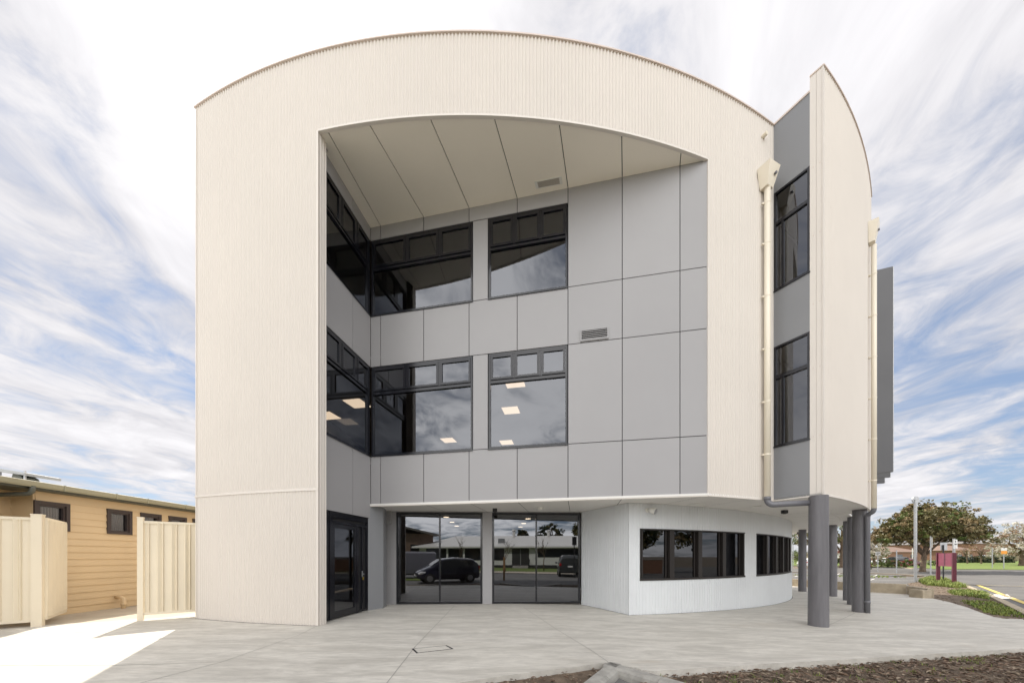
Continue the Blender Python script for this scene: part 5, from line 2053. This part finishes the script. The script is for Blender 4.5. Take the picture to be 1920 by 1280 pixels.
# ------------------------------------------------------------------ cars
CARS = {
    # stations: x, z bottom, z belt, z top, half width at belt, half width at top
    'hatchback': dict(L=3.85, st=[(-1.90, .34, .80, .86, .62, .55), (-1.80, .26, .92, 1.18, .78, .60), (-1.45, .24, .95, 1.46, .83, .60), (-.4, .22, .93, 1.53, .84, .61), (.45, .22, .90, 1.44, .84, .60), (1.15, .24, .90, .98, .83, .70), (1.65, .25, .74, .80, .78, .62), (1.92, .32, .58, .64, .60, .45)], gh=(2, 5), r=.30, wx=1.22),
    'van': dict(L=5.0, st=[(-2.45, .40, 1.05, 1.78, .84, .74), (-2.38, .30, 1.08, 1.93, .90, .76), (-.5, .26, 1.08, 1.96, .92, .77), (.75, .26, 1.06, 1.94, .92, .76), (1.35, .27, 1.04, 1.62, .92, .74), (1.80, .28, 1.02, 1.12, .90, .78), (2.25, .30, .86, .93, .84, .66), (2.48, .36, .66, .72, .66, .5)], gh=(2, 5), r=.34, wx=1.50),
    'suv': dict(L=4.6, st=[(-2.25, .45, 1.0, 1.10, .80, .66), (-2.18, .36, 1.05, 1.55, .88, .66), (-1.9, .32, 1.06, 1.76, .90, .68), (-.3, .30, 1.06, 1.80, .90, .69), (.45, .30, 1.05, 1.72, .90, .68), (1.15, .32, 1.04, 1.14, .90, .76), (1.95, .34, .94, 1.0, .86, .70), (2.28, .42, .76, .82, .70, .52)], gh=(2, 5), r=.37, wx=1.38),
    'sedan': dict(L=4.5, st=[(-2.2, .36, .82, .90, .70, .58), (-1.95, .28, .92, .99, .82, .66), (-1.35, .25, .93, 1.06, .86, .66), (-.7, .24, .92, 1.42, .87, .58), (.2, .24, .91, 1.45, .87, .58), (1.05, .25, .90, .97, .86, .70), (1.85, .27, .74, .80, .82, .64), (2.22, .34, .58, .64, .62, .46)], gh=(3, 5), r=.31, wx=1.34),
}


def car(kind, name, label, loc, rz, col, group=None):
    spec = CARS[kind]
    st = spec['st']
    t = thing(name, label, 'car' if kind != 'van' else 'van', loc, rz, group)
    mb = MB()
    rings = []
    for x, zb, zm, zt, w, wt in st:
        pts = []
        for y, z in ((w * .86, zb), (w * .985, zb + .10), (w * 1.0, (zb + zm) / 2), (w * .97, zm), (wt * 1.0 + (w * .97 - wt) * .12, zm + (zt - zm) * .86), (wt * .82, zt - .012), (0, zt + .012)):
            pts.append((x, y, z))
        rings.append(pts + [(px_, -y, z) for px_, y, z in reversed(pts[:-1])])
    n = len(rings[0])
    vs = [p for r_ in rings for p in r_]
    fs = []
    for i in range(len(rings) - 1):
        for k in range(n - 1):
            fs.append((i * n + k, i * n + k + 1, (i + 1) * n + k + 1, (i + 1) * n + k))
        fs.append((i * n + n - 1, i * n, (i + 1) * n, (i + 1) * n + n - 1))
    fs.append(tuple(range(n)))
    fs.append(tuple(reversed(range((len(rings) - 1) * n, len(rings) * n))))
    mb.raw(vs, fs)
    body = mb.build('body', M[col], t, local=True, smooth=False, bevel=0.03)
    i0, i1 = spec['gh']
    # side windows
    for sgn in (1, -1):
        mb = MB()
        for i in range(i0 - 1 if kind != 'van' else i0 + 1, i1):
            A_, B_ = rings[i], rings[i + 1]
            def pt(rg, f_, o=0.012):
                p, q = rg[3], rg[4]
                return Vector((p[0] + (q[0] - p[0]) * f_, sgn * (p[1] + (q[1] - p[1]) * f_ + o), p[2] + (q[2] - p[2]) * f_))
            a0, a1, b0_, b1_ = pt(A_, .10), pt(A_, .86), pt(B_, .10), pt(B_, .86)
            def sh(p, q, f_):
                return p + (q - p) * f_
            L0, L1 = (.10, .96) if i == i0 - 1 else (.04, .96)
            if i == i1 - 1:
                L1 = .78
            mb.raw([sh(a0, b0_, L0), sh(a0, b0_, L1), sh(a1, b1_, L1), sh(a1, b1_, L0)], [(0, 1, 2, 3)])
        mb.build('side_window', M['carglass'], t, local=True)
    # windscreen and rear window
    A_, B_ = rings[i1 - 1], rings[i1]
    def scr(A_, B_, lo, hi, up):
        mb = MB()
        ta, tb_ = Vector(A_[6]), Vector(B_[6])
        wa, wb = A_[4][1] * .92, B_[4][1] * .94
        p0, p1 = ta.lerp(tb_, lo), ta.lerp(tb_, hi)
        w0, w1 = wa + (wb - wa) * lo, wa + (wb - wa) * hi
        mb.raw([(p0.x, -w0, p0.z - .005 + up), (p0.x, w0, p0.z - .005 + up), (p1.x, w1, p1.z + up), (p1.x, -w1, p1.z + up)], [(0, 1, 2, 3)])
        return mb
    scr(A_, B_, .08, .92, .022).build('windscreen', M['carglass'], t, local=True)
    if kind != 'sedan':
        x = st[0][0]
        r1, r2 = rings[1], rings[2] if kind == 'hatchback' else rings[1]
        mb = MB()
        zb_, zt_ = st[1][2] + .03, (st[1][3] if kind != 'hatchback' else st[2][3]) - .10
        xa, xb2 = (x - .02, st[1][0] - .02) if kind != 'hatchback' else (st[1][0] - .03, st[2][0] - .06)
        xa = st[0][0] - 0.015 if kind == 'van' else st[1][0] - .035
        xb3 = xa + .02 if kind == 'van' else (st[1][0] + .02 if kind == 'suv' else st[2][0] - .10)
        wv = .60
        mb.raw([(xa, -wv, zb_), (xa, wv, zb_), (xb3, wv * .85, zt_), (xb3, -wv * .85, zt_)], [(0, 1, 2, 3)])
        mb.build('rear_window', M['carglass'], t, local=True)
    else:
        scr(rings[3], rings[2], .1, .9, .022).build('rear_window', M['carglass'], t, local=True)
    # wheels
    for wx in (spec['wx'], -spec['wx']):
        for sgn in (1, -1):
            w = st[3][4]
            mb = MB()
            y0, y1 = sgn * (w - .17), sgn * (w + .015)
            r = spec['r']
            mb.tube([(wx, y0, r), (wx, y0 + sgn * .02, r), (wx, y1 - sgn * .02, r), (wx, y1, r)], [r * .94, r, r, r * .94], 22)
            wh = mb.build('wheel', M['tyre'], t, local=True)
            mb = MB()
            mb.tube([(wx, y1 - sgn * .01, r), (wx, y1 + sgn * .012, r)], [r * .62, r * .56], 18)
            mb.build('rim', M['alloy'], wh, local=True)
    xf = st[-2][0]
    zf_ = (st[-2][2] + st[-2][1]) / 2 + .12
    for sgn in (1, -1):
        mb = MB()
        wq = st[-2][4]
        mb.tube([(xf - .20, sgn * (wq - .02), zf_ + .05), (xf + .02, sgn * (wq - .04), zf_ + .02), (xf + .17, sgn * (wq - .16), zf_ - .02)], [.05, .10, .07], 10)
        mb.build('headlight', M['headlamp'], t, local=True)
        mb = MB()
        wq = st[1][4]
        mb.box((st[1][0] - .03, sgn * (wq - .10), st[1][2] - .02), (.10, .17, .22 if kind != 'van' else .34))
        mb.build('tail_light', M['taillamp'], t, local=True, bevel=.02)
        mb = MB()
        xm = st[i1][0] - .25
        mb.tube([(xm, sgn * (st[i1][4] + .0), st[i1][2] + .08), (xm - .02, sgn * (st[i1][4] + .20), st[i1][2] + .10)], [.05, .09], 10)
        mb.build('mirror', M[col], t, local=True)
    for xx, sg in ((st[-1][0] + .02, 1), (st[0][0] - .02, -1)):
        mb = MB()
        zz_ = (st[-1][1] + st[-1][2]) / 2 + .04 if sg > 0 else st[0][2] - .12
        mb.box((xx, 0, zz_), (.02, .38, .12))
        mb.build('number_plate', M['signwhite'], t, local=True)
    return t


def carat(px, pyb, rz, kind, name, label, col):
    b = gp(px, pyb)
    car(kind, name, label, b, rz, col)
carat(1690, 1060.5, 0.1, 'suv', 'parked_car', 'dark parked car behind the shrubs left of the street pole', 'car_dark')
carat(1704, 1061, 0.15, 'sedan', 'parked_car', 'maroon parked car nose by the street pole', 'car_maroon')
carat(1513, 1063.5, 1.2, 'suv', 'parked_car', 'white parked car seen past the leftmost column', 'car_white')
carat(1657, 1057.5, 2.6, 'sedan', 'parked_car', 'white parked car under the shade structure', 'car_white')
carat(1806, 1054, 0.05, 'sedan', 'parked_car', 'silver parked car behind the hedge nearest the maroon sign', 'car_silver')
carat(1846, 1053.8, 3.1, 'suv', 'parked_car', 'white parked car behind the hedge under the warehouse', 'car_white')

# ------------------------------------------------------------------ the street behind the viewer, seen in the glass
def mir(v):
    v = Vector(v)
    d = (v - S.A).dot(S.n)
    return v - S.n * (2 * d)
def em(px, Y):
    return mir((ray(px, Y), Y))
def mdir(v):
    v = Vector(v)
    v = v - S.n * (2 * v.dot(S.n))
    return math.atan2(v.y, v.x)
p = em(838, 21.0)
car('hatchback', 'parked_car', 'small dark navy hatchback reflected in the left shopfront window', (p.x, p.y, g(p.x, p.y) - .10), mdir((-.90, -.42)), 'car_navy')
p = em(752, 25.0)
car('van', 'parked_van', 'grey van reflected at the left of the shopfront window', (p.x, p.y, g(p.x, p.y) - .10), mdir((-.95, -.30)), 'car_grey')
p = em(1066, 29.5)
car('suv', 'parked_car', 'dark off-road car seen from behind in the right shopfront reflection', (p.x, p.y, g(p.x, p.y) - .10), mdir((.10, 1)), 'car_dark')
# long white building with pale roof
YE = 46
wa, wb = em(1175, YE - 1), em(782, YE + 1)
zE = zat(1023.5, YE)
wb_t = thing('white_hall', 'long low white building with pale roof reflected in the shopfront', 'building', ((wa.x + wb.x) / 2, (wa.y + wb.y) / 2, -0.1))
d = (wb - wa).normalized()
n = Vector((-d.y, d.x))
if n.dot(Vector((0, -1))) < 0:
    n = -n
H_ = Wall(wa, wb)
H_.n = -n
LL = (wb - wa).length
def hs_(px):
    # position along the hall of reflected column px
    e = Vector((ray(px, YE), YE))
    return (mir(e) - wa).dot(d)
mb = MB()
H_.box(mb, 0, LL, -0.15, zE, -9, 0)
mb.build('walls', M['render'], wb_t)
mb = MB()
H_.box(mb, -.2, LL + .2, -.16, 0.30, -9.02, 0.015)
mb.build('base_course', M['signblack'], wb_t)
zr_ = zat(1004.5, YE + 5)
mb = MB()
e = .6
q = [H_.xy(-e, e), H_.xy(LL + e, e), H_.xy(LL + e, -9 - e), H_.xy(-e, -9 - e)]
r1, r2 = H_.xy(4, -4.5), H_.xy(LL - 4.5, -4.5)
mb.raw([(v.x, v.y, zE - .02) for v in q] + [(r1.x, r1.y, zr_), (r2.x, r2.y, zr_)] + [(v.x, v.y, zE - .22) for v in q], [(0, 1, 5, 4), (1, 2, 5), (2, 3, 4, 5), (3, 0, 4), (0, 1, 7, 6), (1, 2, 8, 7), (2, 3, 9, 8), (3, 0, 6, 9), (9, 8, 7, 6)])
mb.build('roof', M['roofwhite'], wb_t)
for a_, b__, z0, z1 in ((1008, 1088, 1.35, 2.5), (870, 903, .95, 2.55), (838, 866, .95, 2.55), (795, 834, .95, 2.55), (925, 945, .95, 2.55), (1100, 1150, 1.35, 2.5)):
    s0, s1 = sorted((hs_(a_), hs_(b__)))
    mb = MB()
    H_.box(mb, s0, s1, z0, z1, -.1, .03)
    w = mb.build('window', M['frame'], wb_t)
    mb = MB()
    k_ = max(1, int((s1 - s0) / 1.4))
    for i in range(k_):
        u0, u1 = s0 + (s1 - s0) * (i + .05) / k_, s0 + (s1 - s0) * (i + .95) / k_
        mb.face(H_.p(u0, z0 + .08, .034), H_.p(u1, z0 + .08, .034), H_.p(u1, z1 - .08, .034), H_.p(u0, z1 - .08, .034))
    mb.build('pane', M['carglass'], w)
s0, s1 = sorted((hs_(960), hs_(992)))
mb = MB()
H_.box(mb, s0, s1, .25, 2.55, -.1, .03)
dr = mb.build('door', M['signblack'], wb_t)
mb = MB()
H_.box(mb, (s0 + s1) / 2 - .04, (s0 + s1) / 2 + .04, .3, 2.5, .03, .05)
mb.build('mullion', M['steel'], dr)
mb = MB()
for i in range(3):
    H_.box(mb, s0 + .1, s1 - .1, -.15, .24 - .13 * i, .02 + .3 * i, .02 + .3 * (i + 1))
mb.build('steps', M['kerbc'], wb_t)
mb = MB()
u = s0 - .05
mb.tube([H_.p(u, .2, .1), H_.p(u, 1.15, .1), H_.p(u, .85, 1.0), H_.p(u, -.1, 1.0)], .025, 8)
mb.build('handrail', M['signblack'], wb_t)
for px in (857, 893):
    mb = MB()
    q = H_.xy(hs_(px), 1.0)
mb = MB()
q = H_.xy(hs_(938), -1.2)
mb.box((q.x, q.y, zE + .75), (.9, .7, .7))
mb.build('air_conditioner', M['steel'], wb_t, bevel=.03)
for px, o_, h_ in ((960, -4, .7), (1031, -4.2, .6)):
    q = H_.xy(hs_(px), o_)
    mb = MB()
    mb.tube([(q.x, q.y, zr_ - .5), (q.x, q.y, zr_ + h_), (q.x, q.y, zr_ + h_ + .05), (q.x, q.y, zr_ + h_ + .2)], [.22, .22, .36, .3], 14)
    mb.build('roof_cowl', M['roofwhite'], wb_t)
# two storey block at its end
a_, b__ = em(812, 48), em(700, 44)
hb = thing('two_storey_block', 'dark two storey block with sloping roof beside the white hall', 'building', (b__.x, b__.y, -.1))
K_ = Wall(a_, b__)
L2 = (b__ - a_).length
n_k = K_.n
if n_k.dot(Vector((0, 1))) < 0:
    K_.n = -n_k
mb = MB()
K_.box(mb, 0, L2, -.15, zat(1000, 47), -9, 0)
mb.build('walls', M['rooftile'], hb)
mb = MB()
zt1, zt2_ = zat(1000, 47), zat(980, 47)
q = [K_.xy(-.6, .8), K_.xy(L2 + .6, .8), K_.xy(L2 + .6, -9.6), K_.xy(-.6, -9.6)]
zz4 = [zt1 - .3, zt2_, zt2_ + .3, zt1]
mb.hexa([(v.x, v.y, z) for v, z in zip(q, zz4)] + [(v.x, v.y, z + .25) for v, z in zip(q, zz4)])
mb.build('roof', M['roofgrey'], hb)
for u0, u1 in ((.15, .4), (.5, .8)):
    mb = MB()
    K_.box(mb, L2 * u0, L2 * u1, 1.9, 3.1, -.1, .03)
    w = mb.build('window', M['frame'], hb)
    mb = MB()
    mb.face(K_.p(L2 * u0 + .08, 1.98, .034), K_.p(L2 * u1 - .08, 1.98, .034), K_.p(L2 * u1 - .08, 3.02, .034), K_.p(L2 * u0 + .08, 3.02, .034))
    mb.build('pane', M['carglass'], w)
# bare street trees
def bare_tree(label, px, Y, h, seed):
    b = em(px, Y)
    z0 = g(b.x, b.y) - .1
    rng = random.Random(seed)
    t = thing('bare_street_tree', label, 'tree', (b.x, b.y, z0))
    mb = MB()
    tw = MB()
    def grow(m_, p, d, L, r, lev):
        q = p + d * L
        midp = p.lerp(q, .5) + Vector((rng.uniform(-.06, .06), rng.uniform(-.06, .06), 0)) * L
        m_.tube([p, midp, q], [r, r * .8, r * .55], 6)
        if lev == 0:
            return
        for _ in range(3 if lev > 1 else 4):
            nd = (d + Vector((rng.uniform(-.9, .9), rng.uniform(-.9, .9), rng.uniform(-.1, .7)))).normalized()
            grow(tw, p.lerp(q, rng.uniform(.55, 1)), nd, L * rng.uniform(.5, .8), max(r * .5, .008), lev - 1)
    grow(mb, Vector((b.x, b.y, z0)), Vector((rng.uniform(-.05, .05), 0, 1)).normalized(), h * .42, .07, 3)
    mb.build('trunk', M['bark'], t, smooth=True)
    tw.build('branches', M['bark'], t, smooth=True)
bare_tree('leafless young tree by the timber post in the reflection', 947, 34, 3.6, 51)
bare_tree('leafless tree right of the hall door in the reflection', 1020, 38, 4.6, 52)
bare_tree('leafless tree behind the hatchback in the reflection', 862, 40, 4.6, 53)
p = em(945, 22.5)
mb = MB()
mb.box((p.x, p.y, g(p.x, p.y) + .65), (.12, .12, 1.5))
mb.box((p.x, p.y, g(p.x, p.y) + 1.42), (.09, .09, .05))
tag(mb.build('timber_post', M['timber'], loc=(p.x, p.y, g(p.x, p.y)), bevel=.01), 'raw timber marker post at the kerb in the reflection', 'post')
p = em(1077, 26)
st_ = thing('sign_post', 'dark post with a black sign box reflected at the right window edge', 'sign', (p.x, p.y, g(p.x, p.y)))
mb = MB()
mb.tube([(p.x, p.y, -.15), (p.x, p.y, 3.0)], .035, 10)
mb.build('pole', M['black'], st_)
mb = MB()
mb.box((p.x, p.y + .05, 2.65), (.34, .05, .65))
mb.build('sign_plate', M['black'], st_, bevel=.008)
# verge and footpath in front of the hall
def mpoly(pts):
    return [em(a, b)[:] for a, b in pts]
sheet('far_footpath', mpoly([(600, 33), (1400, 31), (1400, 34.5), (600, 36.5)]), -0.06, M['path'])
sheet('hall_lawn', mpoly([(600, 36.5), (1400, 34.5), (1400, 46), (600, 48)]), -0.05, M['lawn'])
sheet('street_verge', mpoly([(640, 22.8), (800, 22.2), (812, 23.6), (640, 25.0)]), -0.06, M['lawn'])
# trees beyond the hall
for i, (px, Y, rx, ry, py, lab) in enumerate(((1032, 72, 24, 14, 1000, 'round dark tree beyond the hall roof ridge'), (980, 80, 10, 8, 1003, 'small dark tree top left of the round tree beyond the hall'))):
    b = em(px, Y)
    k = Y / F
    tree('evergreen_tree', lab, (b.x, b.y, -.1), [((b.x, b.y, zat(py, Y)), (rx * k, rx * k, ry * k * 1.3), 60)], .3, ['leaf_dark', 'leaf_olive'], [.8, .2], 40, .2, 60 + i, low=-.8)

# trees and a white utility truck across the street to the right, seen in the ribbon windows
for i, (x, y, h) in enumerate(((15, -30, 7.0), (17, -25, 6.0), (25, -20, 8.0), (33, -12, 7.0), (41, -3, 8.0), (22, -34, 9.0))):
    tree('roadside_tree', ['olive roadside tree behind the viewer opposite the white hall end', 'small roadside tree left of the white truck in the window reflection', 'tall roadside tree beyond the white truck in the window reflection', 'roadside tree at the bend reflected in the second ribbon window', 'large tree across the road reflected at the far end of the ribbon window', 'tall dark tree behind the other roadside trees'][i],
         (x, y, g(x, y) - .1), [((x, y, h * .62), (h * .42, h * .42, h * .40), 90)], .22, ['leaf_olive', 'leaf_dark', 'leaf_bronze'], [.5, .3, .2], 30, .22, 80 + i, low=-.8)
car('suv', 'parked_car', 'white utility vehicle reflected in the first ribbon window', (13.5, -9.5, g(13.5, -9.5) - .1), 2.2, 'car_white')
hip_t = thing('brick_wall', 'low clinker brick wall behind the white utility vehicle', 'wall', (22, -14, -.3))
mb = MB()
mb.box((22, -14, .35), (22, .25, 1.5), .75)
mb.build('wall_body', M['brick'], hip_t)
mb = MB()
mb.box((22, -14, 1.13), (22.1, .32, .08), .75)
mb.build('coping', M['kerbc'], hip_t)

# sealant joints where the walls meet the slab
seal = mat('sealant', (0.10, 0.095, 0.09), 0.9)
for path in (arc(tL, tJ, RB + 0.012, 30), arc(tw0, tw1, RW + 0.012, 40), [A1 + Vector((0.0, 0.03)), c_pt + Vector((-0.012, -0.012))]):
    sheet('wall_base_joint', ribbon([p[:] for p in path], 0.022), 0.004, seal)
